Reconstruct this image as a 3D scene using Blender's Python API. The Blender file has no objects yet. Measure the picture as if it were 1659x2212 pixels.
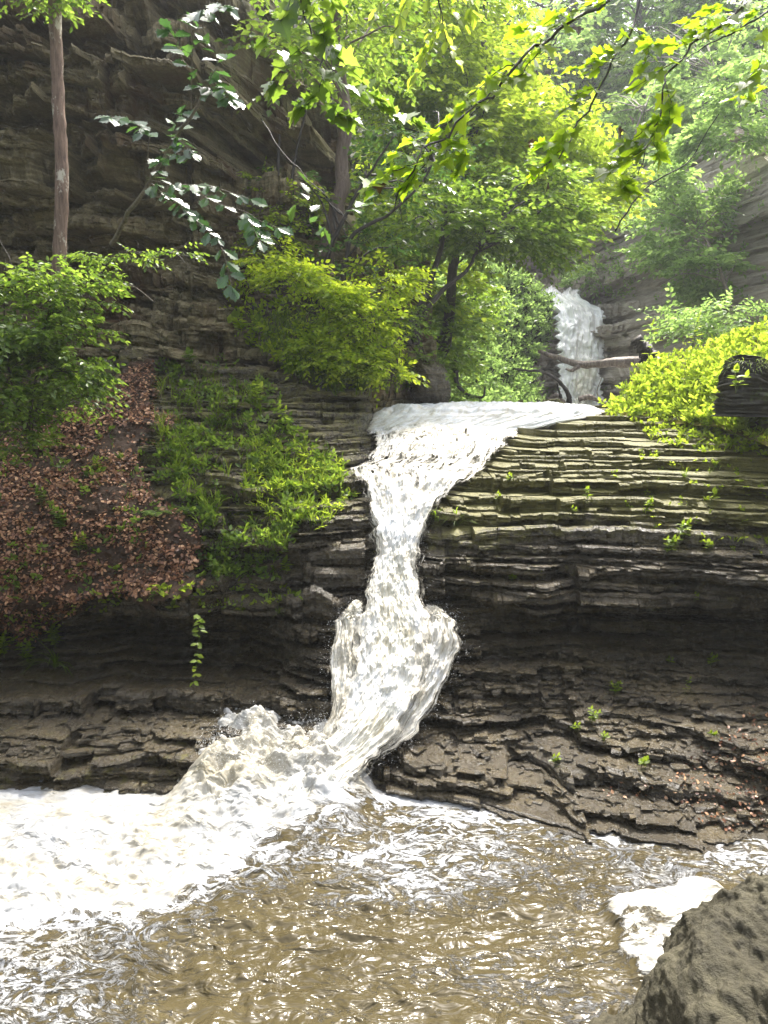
import bpy, math, random
import numpy as np
from mathutils import Vector
from mathutils.bvhtree import BVHTree

# ------------------------------------------------------------------ camera, world, sun, exposure
SC = bpy.context.scene
COL = SC.collection
PITCH = math.radians(7.7)
FPX = 1671.0                       # focal length in pixels of a 1659 x 2212 picture
cam_d = bpy.data.cameras.new("camera")
cam_d.sensor_fit = 'VERTICAL'
cam_d.sensor_height = 24.0
cam_d.lens = 24.0 * FPX / 2212.0
cam_d.clip_start = 0.05
cam_d.clip_end = 900.0
cam = bpy.data.objects.new("camera", cam_d)
cam.rotation_euler = (math.radians(90) - PITCH, 0, 0)
COL.objects.link(cam)
SC.camera = cam

SUN_EL, SUN_AZ = math.radians(62), math.radians(24)      # azimuth measured from +Y towards +X
world = bpy.data.worlds.new("World")
SC.world = world
world.use_nodes = True
wn = world.node_tree
bg = wn.nodes["Background"]
sky = wn.nodes.new("ShaderNodeTexSky")
sky.sky_type = 'NISHITA'
sky.sun_disc = False
sky.sun_elevation = SUN_EL
sky.sun_rotation = SUN_AZ
sky.air_density = 1.0
sky.dust_density = 6.0
sky.ozone_density = 1.0
hs = wn.nodes.new("ShaderNodeHueSaturation")
hs.inputs["Saturation"].default_value = 0.5             # thin white overcast
wn.links.new(sky.outputs[0], hs.inputs["Color"])
wn.links.new(hs.outputs[0], bg.inputs["Color"])
bg.inputs["Strength"].default_value = 0.15

sun_d = bpy.data.lights.new("sun", 'SUN')
sun_d.energy = 2.4
sun_d.angle = math.radians(6.0)
sun_d.color = (1.0, 0.95, 0.87)
sun = bpy.data.objects.new("sun", sun_d)
sdir = Vector((math.sin(SUN_AZ) * math.cos(SUN_EL), math.cos(SUN_AZ) * math.cos(SUN_EL), math.sin(SUN_EL)))
sun.rotation_euler = sdir.to_track_quat('Z', 'Y').to_euler()
COL.objects.link(sun)

SC.view_settings.view_transform = 'Standard'
SC.view_settings.look = 'None'
SC.view_settings.gamma = 1.0
SC.view_settings.exposure = 1.9
SC.render.engine = 'CYCLES'
cy = SC.cycles
cy.use_denoising = True
cy.max_bounces = 7
cy.diffuse_bounces = 3
cy.glossy_bounces = 2
cy.transmission_bounces = 5
cy.transparent_max_bounces = 8
cy.volume_bounces = 0
cy.sample_clamp_indirect = 6.0
cy.sample_clamp_direct = 12.0
cy.caustics_reflective = False
cy.caustics_refractive = False

# ------------------------------------------------------------------ maths helpers
CP, SP = math.cos(PITCH), math.sin(PITCH)

def W(px, py, Y):
    """world point seen at (px, py) of the 1659 x 2212 picture, at distance Y along the gorge"""
    px = np.asarray(px, float); py = np.asarray(py, float)
    r = (px - 829.5) / FPX
    u = (1106.0 - py) / FPX
    dy = CP + u * SP
    dz = -SP + u * CP
    t = Y / dy
    return np.stack(np.broadcast_arrays(r * t, Y + 0 * r, dz * t), -1)

def wv(px, py, Y):
    return Vector(W(px, py, Y).tolist())

def on_plane(px, py, z):
    """ground point (x, y) on the level z"""
    r = (np.asarray(px, float) - 829.5) / FPX
    u = (1106.0 - np.asarray(py, float)) / FPX
    t = z / (-SP + u * CP)
    return r * t, (CP + u * SP) * t

def _h(ix, iy, iz, seed):
    n = (ix.astype(np.int64) * 374761393 + iy.astype(np.int64) * 668265263 + iz.astype(np.int64) * 2147483647 + seed * 1274126177) & 0xffffffff
    n = ((n ^ (n >> 13)) * 1274126177) & 0xffffffff
    n = ((n ^ (n >> 16)) * 2246822519) & 0xffffffff
    n = n ^ (n >> 15)
    return (n & 0xffffff) / float(0xffffff)

def vnoise(x, y, z=0.0, seed=0):
    x, y, z = np.broadcast_arrays(np.asarray(x, float), np.asarray(y, float), np.asarray(z, float))
    ix, iy, iz = np.floor(x), np.floor(y), np.floor(z)
    fx, fy, fz = x - ix, y - iy, z - iz
    fx = fx * fx * fx * (fx * (fx * 6 - 15) + 10); fy = fy * fy * fy * (fy * (fy * 6 - 15) + 10); fz = fz * fz * (3 - 2 * fz)
    ix = ix.astype(np.int64); iy = iy.astype(np.int64); iz = iz.astype(np.int64)
    r = 0
    flat = bool(np.all(fz == 0))
    for dz in ((0,) if flat else (0, 1)):
        wz = 1.0 if flat else (fz if dz else 1 - fz)
        for dy in (0, 1):
            wy = fy if dy else 1 - fy
            for dx in (0, 1):
                wx = fx if dx else 1 - fx
                r = r + wx * wy * wz * _h(ix + dx, iy + dy, iz + dz, seed)
    return r * 2 - 1

def fbm(x, y, z=0.0, oct=4, seed=0, gain=0.5):
    a, s, r = 1.0, 0.0, 0
    x = np.asarray(x, float); y = np.asarray(y, float); z = np.asarray(z, float)
    for o in range(oct):
        r = r + a * vnoise(x, y, z, seed + o * 17)
        s += a; a *= gain
        x = x * 2.03 + 11.3; y = y * 2.03 - 7.1; z = z * 2.03
    return r / s * 1.6

def ridged(x, y, z=0.0, oct=4, seed=0):
    a, s, r = 1.0, 0.0, 0
    for o in range(oct):
        r = r + a * (1 - np.abs(vnoise(x, y, z, seed + o * 17)) * 2)
        s += a; a *= 0.55
        x = x * 2.07 + 3.3; y = y * 2.07 - 5.1
    return r / s

def smooth(a, b, x):
    t = np.clip((x - a) / (b - a), 0, 1)
    return t * t * (3 - 2 * t)

class RBF:
    """smooth surface through scattered controls: Y as a function of (x, z)"""
    def __init__(s, pts, sx=1.0):
        # (px, py, Y) or ('w', x, z, Y); sx < 1 stretches every feature along the beds
        p = np.array([W(*q) if len(q) == 3 else np.array([q[1], q[3], q[2]]) for q in pts])
        s.sx = sx
        s.c = p[:, [0, 2]] * [sx, 1.0]; v = p[:, 1]
        n = len(p)
        d = np.linalg.norm(s.c[:, None] - s.c[None], axis=2)
        A = np.zeros((n + 3, n + 3))
        A[:n, :n] = d - 0.02 * np.eye(n)
        A[:n, n] = 1; A[:n, n + 1:] = s.c
        A[n:, :n] = A[:n, n:].T
        s.w = np.linalg.solve(A, np.concatenate([v, np.zeros(3)]))
        s.lo, s.hi = v.min() - 1.0, v.max() + 1.5
    def __call__(s, x, z):
        x, z = np.broadcast_arrays(np.asarray(x, float), np.asarray(z, float))
        x = x * s.sx
        r = s.w[-3] + s.w[-2] * x + s.w[-1] * z
        for i, (cx, cz) in enumerate(s.c):
            r = r + s.w[i] * np.sqrt((x - cx) ** 2 + (z - cz) ** 2)
        return np.clip(r, s.lo, s.hi)

# ------------------------------------------------------------------ mesh helpers
def mesh_obj(name, verts, faces, mat, parent=None, smooth_=False, mats=None, midx=None):
    me = bpy.data.meshes.new(name)
    verts = np.asarray(verts, dtype=np.float32)
    me.vertices.add(len(verts))
    me.vertices.foreach_set("co", verts.ravel())
    if isinstance(faces, np.ndarray):
        n, k = faces.shape
        me.loops.add(n * k); me.polygons.add(n)
        me.loops.foreach_set("vertex_index", faces.astype(np.int32).ravel())
        me.polygons.foreach_set("loop_start", np.arange(0, n * k, k, dtype=np.int32))
    else:                                            # list of arrays of different widths
        tot = sum(f.size for f in faces); n = sum(len(f) for f in faces)
        me.loops.add(tot); me.polygons.add(n)
        me.loops.foreach_set("vertex_index", np.concatenate([f.ravel() for f in faces]).astype(np.int32))
        st, q = [], 0
        for f in faces:
            st.append(q + np.arange(len(f)) * f.shape[1]); q += f.size
        me.polygons.foreach_set("loop_start", np.concatenate(st).astype(np.int32))
    me.polygons.foreach_set("use_smooth", np.full(len(me.polygons), smooth_, dtype=bool))
    for m in (mats or [mat]):
        me.materials.append(m)
    if midx is not None:
        me.polygons.foreach_set("material_index", np.asarray(midx, dtype=np.int32))
    me.update(calc_edges=True)
    me.validate()
    o = bpy.data.objects.new(name, me)
    COL.objects.link(o)
    if parent is not None:
        o.parent = parent
    return o

def attr(o, name, vals):
    a = o.data.attributes.new(name, 'FLOAT', 'POINT')
    a.data.foreach_set("value", np.asarray(vals, dtype=np.float32).ravel())

def grid_faces(nr, nc):
    i = np.arange((nr - 1) * (nc - 1)); r, c = i // (nc - 1), i % (nc - 1)
    a = r * nc + c
    return np.stack([a, a + 1, a + nc + 1, a + nc], 1)

def struct(o, kind='structure'):
    o['kind'] = kind
    return o

def tag(o, label, cat, group=None, kind=None):
    o['label'] = label; o['category'] = cat
    if group: o['group'] = group
    if kind: o['kind'] = kind
    return o

def empty(name, loc, label, cat, group=None):
    o = bpy.data.objects.new(name, None)
    o.empty_display_size = 0.1
    o.location = loc
    COL.objects.link(o)
    return tag(o, label, cat, group)

class Tubes:
    """tapered, bent round bars collected into one mesh"""
    def __init__(s): s.v, s.f, s.n = [], [], 0
    def add(s, pts, rad, seg=7, knob=0.0, seed=0, cap=True):
        P = np.array([list(p) for p in pts], float); n = len(P)
        R = np.broadcast_to(np.asarray(rad, float), (n,)) if np.ndim(rad) else np.full(n, rad, float)
        T = np.gradient(P, axis=0); T /= np.linalg.norm(T, axis=1)[:, None] + 1e-9
        up = np.array([0.13, 0.37, 0.92]) if abs(T[0, 2]) < 0.9 else np.array([0.9, 0.3, 0.1])
        A = np.cross(T, up); A /= np.linalg.norm(A, axis=1)[:, None] + 1e-9
        B = np.cross(T, A)
        th = np.linspace(0, 2 * math.pi, seg, endpoint=False)
        ring = A[:, None] * np.cos(th)[None, :, None] + B[:, None] * np.sin(th)[None, :, None]
        rr = R[:, None]
        if knob:
            rr = rr * (1 + knob * vnoise(np.arange(n)[:, None] * 0.8, th[None] * 1.5, seed=seed + 3))
        V = P[:, None] + ring * np.broadcast_to(rr, (n, seg))[:, :, None]
        b = s.n
        s.v.append(V.reshape(-1, 3)); s.n += n * seg
        i = np.arange(n - 1)[:, None]; j = np.arange(seg)[None]
        a = b + i * seg + j; a2 = b + i * seg + (j + 1) % seg
        s.f.append(np.stack([a, a2, a2 + seg, a + seg], -1).reshape(-1, 4))
        if cap and seg >= 4:
            for base in (b, b + (n - 1) * seg):
                c = s.n; s.v.append(P[[0 if base == b else n - 1]]); s.n += 1
                q = [[base + k, base + (k + 1) % seg, c, c] for k in range(seg)]
                s.f.append(np.array(q)[:, [0, 1, 2, 2]][:, :4])
        return s
    def build(s, name, mat, parent=None, off=None):
        V = np.concatenate(s.v); F = np.concatenate(s.f)
        if off is not None: V = V - np.array(off)
        tri = F[:, 2] == F[:, 3]
        fl = [F[~tri]]
        if tri.any(): fl.append(F[tri][:, :3])
        return mesh_obj(name, V, fl, mat, parent, True)

def curve_pts(ctrl, n, wob=0.0, seed=0):
    """Catmull-Rom through the controls, with a little wander"""
    C = np.array([list(c) for c in ctrl], float)
    C = np.vstack([2 * C[0] - C[1], C, 2 * C[-1] - C[-2]])
    m = len(C) - 3
    t = np.linspace(0, m - 1e-6, n); k = t.astype(int); f = (t - k)[:, None]
    p0, p1, p2, p3 = C[k], C[k + 1], C[k + 2], C[k + 3]
    P = 0.5 * (2 * p1 + (p2 - p0) * f + (2 * p0 - 5 * p1 + 4 * p2 - p3) * f ** 2 + (3 * p1 - p0 - 3 * p2 + p3) * f ** 3)
    if wob:
        for a in range(3):
            P[:, a] += wob * fbm(t * 1.7, 3.3 * a, seed=seed, oct=3)
    return P

# leaf outlines: x along the leaf, y across; folded a little along the midrib
def leaf_template(kind):
    if kind == 'ovate':
        s = [(0, 0), (.22, .2), (.5, .27), (.78, .15), (1, 0)]
    elif kind == 'lance':
        s = [(0, 0), (.2, .09), (.5, .13), (.8, .07), (1, 0)]
    elif kind == 'tiny':
        s = [(0, 0), (.45, .3), (1, 0)]
    elif kind == 'maple':
        s = [(0, 0), (-.06, .13), (-.14, .40), (.07, .33), (.16, .62), (.30, .50), (.36, .60), (.42, .30), (.56, .20), (.62, .27), (.74, .13), (1.0, 0)]
    elif kind == 'oak':
        s = [(0, 0), (.10, .04), (.18, .15), (.27, .11), (.38, .24), (.46, .17), (.60, .33), (.66, .22), (.80, .25), (.84, .13), (1.0, 0)]
    n = len(s)
    top = [(x, y, abs(y) * .22 - .10 * x * x) for x, y in s]
    mid = [(x, 0, -.10 * x * x) for x, y in s[1:-1]]
    bot = [(x, -y, abs(y) * .22 - .10 * x * x) for x, y in s[1:-1]]
    V = top + mid + bot
    t = list(range(n)); m = [0] + list(range(n, n + n - 2)) + [n - 1]; b = [0] + list(range(n + n - 2, n + 2 * (n - 2))) + [n - 1]
    F = []
    for i in range(n - 1):
        for a, c in ((m, t), (b, m)):
            q = [a[i], a[i + 1], c[i + 1], c[i]]
            u = []
            for w in q:
                if w not in u: u.append(w)
            if len(u) == 4: F.append((u[0], u[1], u[2])); F.append((u[0], u[2], u[3]))
            elif len(u) == 3: F.append(tuple(u))
    return np.array(V, float), np.array(F)
TPL = {k: leaf_template(k) for k in ('ovate', 'lance', 'tiny', 'maple', 'oak')}
# the cheapest leaf: one folded pair of triangles
TPL['tiny'] = (np.array([(0, 0, 0), (.5, .3, .08), (1, 0, -.08), (.5, -.3, .08)], float), np.array([(0, 2, 1), (0, 3, 2)]))

def unit(a):
    return a / (np.linalg.norm(a, axis=-1, keepdims=True) + 1e-9)

class Leaves:
    def __init__(s): s.P, s.T, s.N, s.S = [], [], [], []
    def add(s, P, T, N, S):
        P = np.asarray(P, float).reshape(-1, 3); n = len(P)
        s.P.append(P); s.T.append(np.broadcast_to(T, (n, 3))); s.N.append(np.broadcast_to(N, (n, 3))); s.S.append(np.broadcast_to(S, (n,)))
    def count(s): return sum(len(p) for p in s.P)
    def build(s, name, kind, mat, parent=None, off=None, wide=1.0):
        P, T, N, S = (np.concatenate(a) for a in (s.P, s.T, s.N, s.S))
        V, F = TPL[kind]
        T = unit(T); B = unit(np.cross(N, T)); N = np.cross(T, B)
        X = (P[:, None] + S[:, None, None] * (V[None, :, 0:1] * T[:, None] + wide * V[None, :, 1:2] * B[:, None] + V[None, :, 2:3] * N[:, None]))
        if off is not None: X = X - np.array(off)
        n, k = len(P), len(V)
        FF = (F[None] + (np.arange(n) * k)[:, None, None]).reshape(-1, 3)
        return mesh_obj(name, X.reshape(-1, 3), FF, mat, parent, False)

def sprays(L, rg, C, D, length, nleaf, size, tilt=0.35, droop=0.25, pairs=True, tubes=None, trad=0.004, flat=1.0, leafang=55):
    """many flat leafy twigs: start points C, directions D"""
    C = np.asarray(C, float); n = len(C)
    D = unit(np.asarray(D, float))
    up = unit(np.array([0, 0, 1.0]) * flat + tilt * rg.normal(size=(n, 3)) + np.array([0.1, 0.15, 0]))
    side = unit(np.cross(up, D)); nrm = np.cross(D, side)
    ln = length * rg.uniform(.7, 1.3, n)
    for j in range(nleaf):
        t = (j + 0.6) / nleaf
        p = C + D * (ln * t)[:, None] - np.array([0, 0, 1.0]) * (droop * ln * t * t)[:, None]
        sg = 1 if j % 2 else -1
        if j == nleaf - 1: a = np.zeros(n)
        else: a = sg * np.radians(leafang + rg.normal(0, 14, n))
        d = D * np.cos(a)[:, None] + side * np.sin(a)[:, None]
        d[:, 2] -= 0.18 + 0.25 * rg.random(n)
        nn = unit(nrm + 0.35 * rg.normal(size=(n, 3)))
        L.add(p, d, nn, size * rg.uniform(.65, 1.15, n) * (1.05 - .35 * abs(t - .55)))
    if tubes is not None:
        for i in range(n):
            tt = np.array([0, .5, 1.0])
            pp = C[i] + D[i] * (ln[i] * tt)[:, None] - np.array([0, 0, 1.0]) * (droop * ln[i] * tt * tt)[:, None]
            tubes.add(pp, np.array([trad, trad * .7, trad * .35]), 3, cap=False)

def blob_pts(rg, c, r, n, clump=0.55, cs=0.9, seed=0, shell=0.35):
    """points in a lumpy ellipsoid with gaps, denser towards its outside"""
    out = []
    c = np.array(c, float); r = np.array(r, float)
    while sum(len(a) for a in out) < n:
        d = unit(rg.normal(size=(n * 3, 3)))
        rad = rg.random(n * 3) ** shell
        q = d * rad[:, None]
        p = c + q * r
        k = fbm(p[:, 0] / cs, p[:, 1] / cs, p[:, 2] / cs * 1.4, oct=2, seed=seed) > (clump - 0.6 + 0.25 * (rad - .5))
        out.append(p[k])
        if len(out) > 30: break
    return np.concatenate(out)[:n]

# ------------------------------------------------------------------ materials
def new_mat(name):
    m = bpy.data.materials.new(name); m.use_nodes = True
    nt = m.node_tree
    return m, nt, nt.nodes["Principled BSDF"]

def N(nt, typ, **kw):
    n = nt.nodes.new(typ)
    for k, v in kw.items():
        if k in n.inputs: n.inputs[k].default_value = v
        else: setattr(n, k, v)
    return n

def ramp(nt, stops):
    r = nt.nodes.new("ShaderNodeValToRGB")
    e = r.color_ramp.elements
    while len(e) < len(stops): e.new(0.5)
    for i, (p, c) in enumerate(stops):
        e[i].position = p
        e[i].color = (*c, 1) if len(c) == 3 else c
    return r

def mixc(nt, fac, a, b):
    m = nt.nodes.new("ShaderNodeMix"); m.data_type = 'RGBA'
    for s, v in ((m.inputs[0], fac), (m.inputs[6], a), (m.inputs[7], b)):
        if isinstance(v, (int, float)): s.default_value = v
        elif isinstance(v, tuple): s.default_value = (*v, 1)
        else: nt.links.new(v, s)
    return m.outputs[2]

def maths(nt, op, a, b=None, clamp=False):
    m = nt.nodes.new("ShaderNodeMath"); m.operation = op; m.use_clamp = clamp
    for s, v in ((m.inputs[0], a), (m.inputs[1], b)):
        if v is None: continue
        if isinstance(v, (int, float)): s.default_value = v
        else: nt.links.new(v, s)
    return m.outputs[0]

def coords(nt, scale):
    tc = nt.nodes.new("ShaderNodeTexCoord"); mp = nt.nodes.new("ShaderNodeMapping")
    mp.inputs["Scale"].default_value = scale
    nt.links.new(tc.outputs["Object"], mp.inputs["Vector"])
    return mp.outputs[0]

def noise(nt, scale_vec, scale=1.0, detail=4, rough=.6, dist=0.0):
    n = N(nt, "ShaderNodeTexNoise", Scale=scale, Detail=detail, Roughness=rough, Distortion=dist)
    nt.links.new(coords(nt, scale_vec), n.inputs["Vector"])
    return n.outputs["Fac"]

def rock_mat(name, cols, rough=(.25, .65), moss=(.16, .145, .016), bump=.5, spec=.5, rust=None, fine=34.0, mossk=1.0):
    m, nt, b = new_mat(name)
    big = noise(nt, (.9, .9, 2.2), 1.0, 4)
    lay = noise(nt, (1.3, 1.3, 16), 1.0, 6, .65, .3)
    spk = noise(nt, (1, 1, 1.6), 26, 5, .7)
    r = ramp(nt, [(0.28, cols[0]), (0.5, cols[1]), (0.72, cols[2])])
    s = maths(nt, 'ADD', maths(nt, 'MULTIPLY', lay, .5), maths(nt, 'ADD', maths(nt, 'MULTIPLY', big, .25), maths(nt, 'MULTIPLY', spk, .25)))
    nt.links.new(s, r.inputs[0])
    c = r.outputs[0]
    if rust:
        rn = noise(nt, (.8, .8, 1.0), .9, 4, .65)
        c = mixc(nt, maths(nt, 'MULTIPLY', maths(nt, 'SUBTRACT', rn, .5), 5.0, True), c, rust)
    at = nt.nodes.new("ShaderNodeAttribute"); at.attribute_name = 'moss'
    mn = noise(nt, (1, 1, 1.6), 5.5, 5, .72)
    mk = maths(nt, 'MULTIPLY', maths(nt, 'SUBTRACT', maths(nt, 'ADD', mn, maths(nt, 'MULTIPLY', at.outputs["Fac"], .9)), .80), 6.0, True)
    mk = maths(nt, 'MULTIPLY', mk, mossk)
    mc = ramp(nt, [(.3, tuple(x * .45 for x in moss)), (.65, moss)])
    nt.links.new(spk, mc.inputs[0])
    nt.links.new(mixc(nt, mk, c, mc.outputs[0]), b.inputs["Base Color"])
    rr = maths(nt, 'ADD', maths(nt, 'MULTIPLY', noise(nt, (1, 1, 3), 5.2, 7, .85), (rough[1] - rough[0]) * 2.2), rough[0] - (rough[1] - rough[0]) * .6)
    rr = maths(nt, 'ADD', rr, maths(nt, 'MULTIPLY', mk, .3), True)
    nt.links.new(rr, b.inputs["Roughness"])
    b.inputs["Specular IOR Level"].default_value = spec
    bp = N(nt, "ShaderNodeBump", Strength=bump, Distance=.045)
    hgt = maths(nt, 'ADD', maths(nt, 'MULTIPLY', noise(nt, (3, 3, fine), 1.0, 6, .7, .4), .6), maths(nt, 'MULTIPLY', noise(nt, (1, 1, 1.5), 17, 6, .75), .8))
    nt.links.new(hgt, bp.inputs["Height"])
    nt.links.new(bp.outputs[0], b.inputs["Normal"])
    return m

def leaf_mat(name, c1, c2, c3, trans=.5, rough=.38, tint=None, spec=.5):
    """c1..c3: hue from leaf to leaf; the leaf lets light through"""
    m, nt, b = new_mat(name)
    geo = nt.nodes.new("ShaderNodeNewGeometry")
    r = ramp(nt, [(0.05, c1), (0.5, c2), (0.95, c3)])
    nt.links.new(geo.outputs["Random Per Island"], r.inputs[0])
    nt.links.new(r.outputs[0], b.inputs["Base Color"])
    b.inputs["Roughness"].default_value = rough
    b.inputs["Specular IOR Level"].default_value = spec
    tr = nt.nodes.new("ShaderNodeBsdfTranslucent")
    hs_ = N(nt, "ShaderNodeHueSaturation", Saturation=1.04, Value=2.3, Hue=.485)
    nt.links.new(r.outputs[0], hs_.inputs["Color"])
    nt.links.new(hs_.outputs[0], tr.inputs["Color"])
    mx = nt.nodes.new("ShaderNodeMixShader"); mx.inputs[0].default_value = trans
    nt.links.new(b.outputs[0], mx.inputs[1]); nt.links.new(tr.outputs[0], mx.inputs[2])
    nt.links.new(mx.outputs[0], nt.nodes["Material Output"].inputs["Surface"])
    return m

def bark_mat(name, c1, c2, rough=.75, patch=None, zs=6):
    m, nt, b = new_mat(name)
    r = ramp(nt, [(.35, c1), (.65, c2)])
    nt.links.new(noise(nt, (14, 14, zs * .3), 2.2, 5, .7, .5), r.inputs[0])
    c = r.outputs[0]
    if patch:
        c = mixc(nt, maths(nt, 'MULTIPLY', maths(nt, 'SUBTRACT', noise(nt, (4, 4, 2.5), 1.6, 5, .7), .55), 12, True), c, patch)
    nt.links.new(c, b.inputs["Base Color"])
    b.inputs["Roughness"].default_value = rough
    bp = N(nt, "ShaderNodeBump", Strength=.7, Distance=.02)
    nt.links.new(noise(nt, (20, 20, zs), 1.4, 5, .7), bp.inputs["Height"])
    nt.links.new(bp.outputs[0], b.inputs["Normal"])
    return m

M_ROCK = rock_mat('wet_shale', [(.008, .006, .0025), (.050, .037, .015), (.15, .115, .05)], (.03, .5), spec=.9, bump=1.0)
M_CLIFF = rock_mat('cliff_shale', [(.016, .013, .007), (.18, .148, .078), (.52, .45, .27)], (.45, .8), moss=(.05, .06, .02), bump=.7, spec=.3, rust=(.10, .05, .022), fine=12)
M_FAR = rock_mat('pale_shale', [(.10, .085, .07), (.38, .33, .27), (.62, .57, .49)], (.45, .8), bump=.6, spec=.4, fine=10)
M_BOULDER = rock_mat('boulder_stone', [(.013, .011, .006), (.068, .060, .034), (.16, .145, .088)], (.45, .8), moss=(.08, .10, .018), bump=1.0, spec=.35, fine=6)
M_SOIL = rock_mat('soil', [(.02, .012, .007), (.06, .036, .022), (.14, .085, .05)], (.5, .9), bump=1.0, spec=.3, fine=8)

LIME = leaf_mat('lime_leaf', (.11, .17, .018), (.17, .25, .026), (.25, .33, .045), .58)
LIME_LIT = leaf_mat('sunlit_leaf', (.13, .21, .016), (.22, .31, .024), (.32, .40, .04), .6)  # lime leaf painted lighter in place of sunlight on the shaded ledge
MID = leaf_mat('green_leaf', (.055, .11, .014), (.10, .17, .022), (.16, .245, .04), .52)
DEEP = leaf_mat('deep_leaf', (.022, .055, .012), (.04, .09, .018), (.065, .13, .022), .45, .3)
GLOSSY = leaf_mat('glossy_leaf', (.018, .05, .012), (.032, .085, .02), (.05, .12, .022), .35, .2, spec=.8)
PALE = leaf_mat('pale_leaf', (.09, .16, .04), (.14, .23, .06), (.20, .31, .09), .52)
MAPLE = leaf_mat('maple_leaf', (.10, .17, .012), (.14, .23, .016), (.19, .29, .022), .65, .3)
DEAD = leaf_mat('dead_leaf', (.04, .022, .01), (.07, .038, .015), (.11, .06, .02), .12, .5)
LITTER = leaf_mat('litter_leaf', (.07, .028, .013), (.22, .098, .048), (.52, .30, .16), .12, .42, spec=.5)
GRASS = leaf_mat('grass_blade', (.07, .12, .012), (.10, .17, .018), (.15, .21, .03), .5)
FLOWER = leaf_mat('white_flower', (.6, .62, .6), (.7, .7, .7), (.8, .8, .78), .3)
BARK = bark_mat('brown_bark', (.08, .048, .032), (.26, .17, .12), patch=(.50, .45, .36))
BARK_D = bark_mat('dark_bark', (.012, .009, .007), (.045, .033, .024), .6)
BARK_G = bark_mat('grey_bark', (.10, .08, .06), (.26, .22, .17))
WOOD = bark_mat('driftwood', (.06, .042, .03), (.27, .22, .17), .6)
TWIG = bark_mat('twig', (.02, .013, .008), (.06, .04, .025), .5)

def flow_mat(name, white=(.76, .78, .80), thin=(.56, .53, .45), lo=.38, hi=.53, aniso=(17, 3.4), rough=.25):
    """falling white water: froth over tan water, streaked along the flow (UV v)"""
    m, nt, b = new_mat(name)
    uv = nt.nodes.new("ShaderNodeUVMap"); uv.uv_map = 'UVMap'
    mp = nt.nodes.new("ShaderNodeMapping"); mp.inputs["Scale"].default_value = (aniso[0], aniso[1], 1)
    nt.links.new(uv.outputs[0], mp.inputs[0])
    n1 = N(nt, "ShaderNodeTexNoise", Scale=1.0, Detail=7, Roughness=.76, Distortion=.9)
    nt.links.new(mp.outputs[0], n1.inputs["Vector"])
    at = nt.nodes.new("ShaderNodeAttribute"); at.attribute_name = 'thin'
    iso = noise(nt, (1, 1, 1), 13 if aniso[0] > 20 else 4, 6, .75, .6)
    s = maths(nt, 'SUBTRACT', maths(nt, 'ADD', maths(nt, 'MULTIPLY', n1.outputs[0], .52), maths(nt, 'MULTIPLY', iso, .48)), maths(nt, 'MULTIPLY', at.outputs["Fac"], .25))
    r = ramp(nt, [(lo - .25, tuple(x * .4 for x in thin)), (lo, thin), (hi, white)])
    nt.links.new(s, r.inputs[0])
    ca = nt.nodes.new('ShaderNodeAttribute'); ca.attribute_name = 'cream'
    mm = nt.nodes.new('ShaderNodeMix'); mm.data_type = 'RGBA'; mm.blend_type = 'MULTIPLY'
    nt.links.new(ca.outputs['Fac'], mm.inputs[0]); nt.links.new(r.outputs[0], mm.inputs[6]); mm.inputs[7].default_value = (.92, .88, .76, 1)
    nt.links.new(mm.outputs[2], b.inputs["Base Color"])
    b.inputs["Roughness"].default_value = rough
    b.inputs["IOR"].default_value = 1.33
    al = maths(nt, 'ADD', maths(nt, 'MULTIPLY', maths(nt, 'SUBTRACT', n1.outputs[0], .52), 9.0), maths(nt, 'SUBTRACT', 3.4, maths(nt, 'MULTIPLY', at.outputs['Fac'], 4.6)), True)
    nt.links.new(al, b.inputs['Alpha'])
    bp = N(nt, "ShaderNodeBump", Strength=.4, Distance=.03)
    n2 = N(nt, "ShaderNodeTexNoise", Scale=1.9, Detail=6, Roughness=.75, Distortion=.25)
    nt.links.new(mp.outputs[0], n2.inputs["Vector"])
    nt.links.new(maths(nt, 'ADD', n2.outputs[0], iso), bp.inputs["Height"]); nt.links.new(bp.outputs[0], b.inputs["Normal"])
    return m
M_FLOW = flow_mat('falling_water')
M_DROP = new_mat('droplet')[0]
_b = M_DROP.node_tree.nodes["Principled BSDF"]
_b.inputs["Base Color"].default_value = (.85, .87, .88, 1); _b.inputs["Roughness"].default_value = .2

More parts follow.
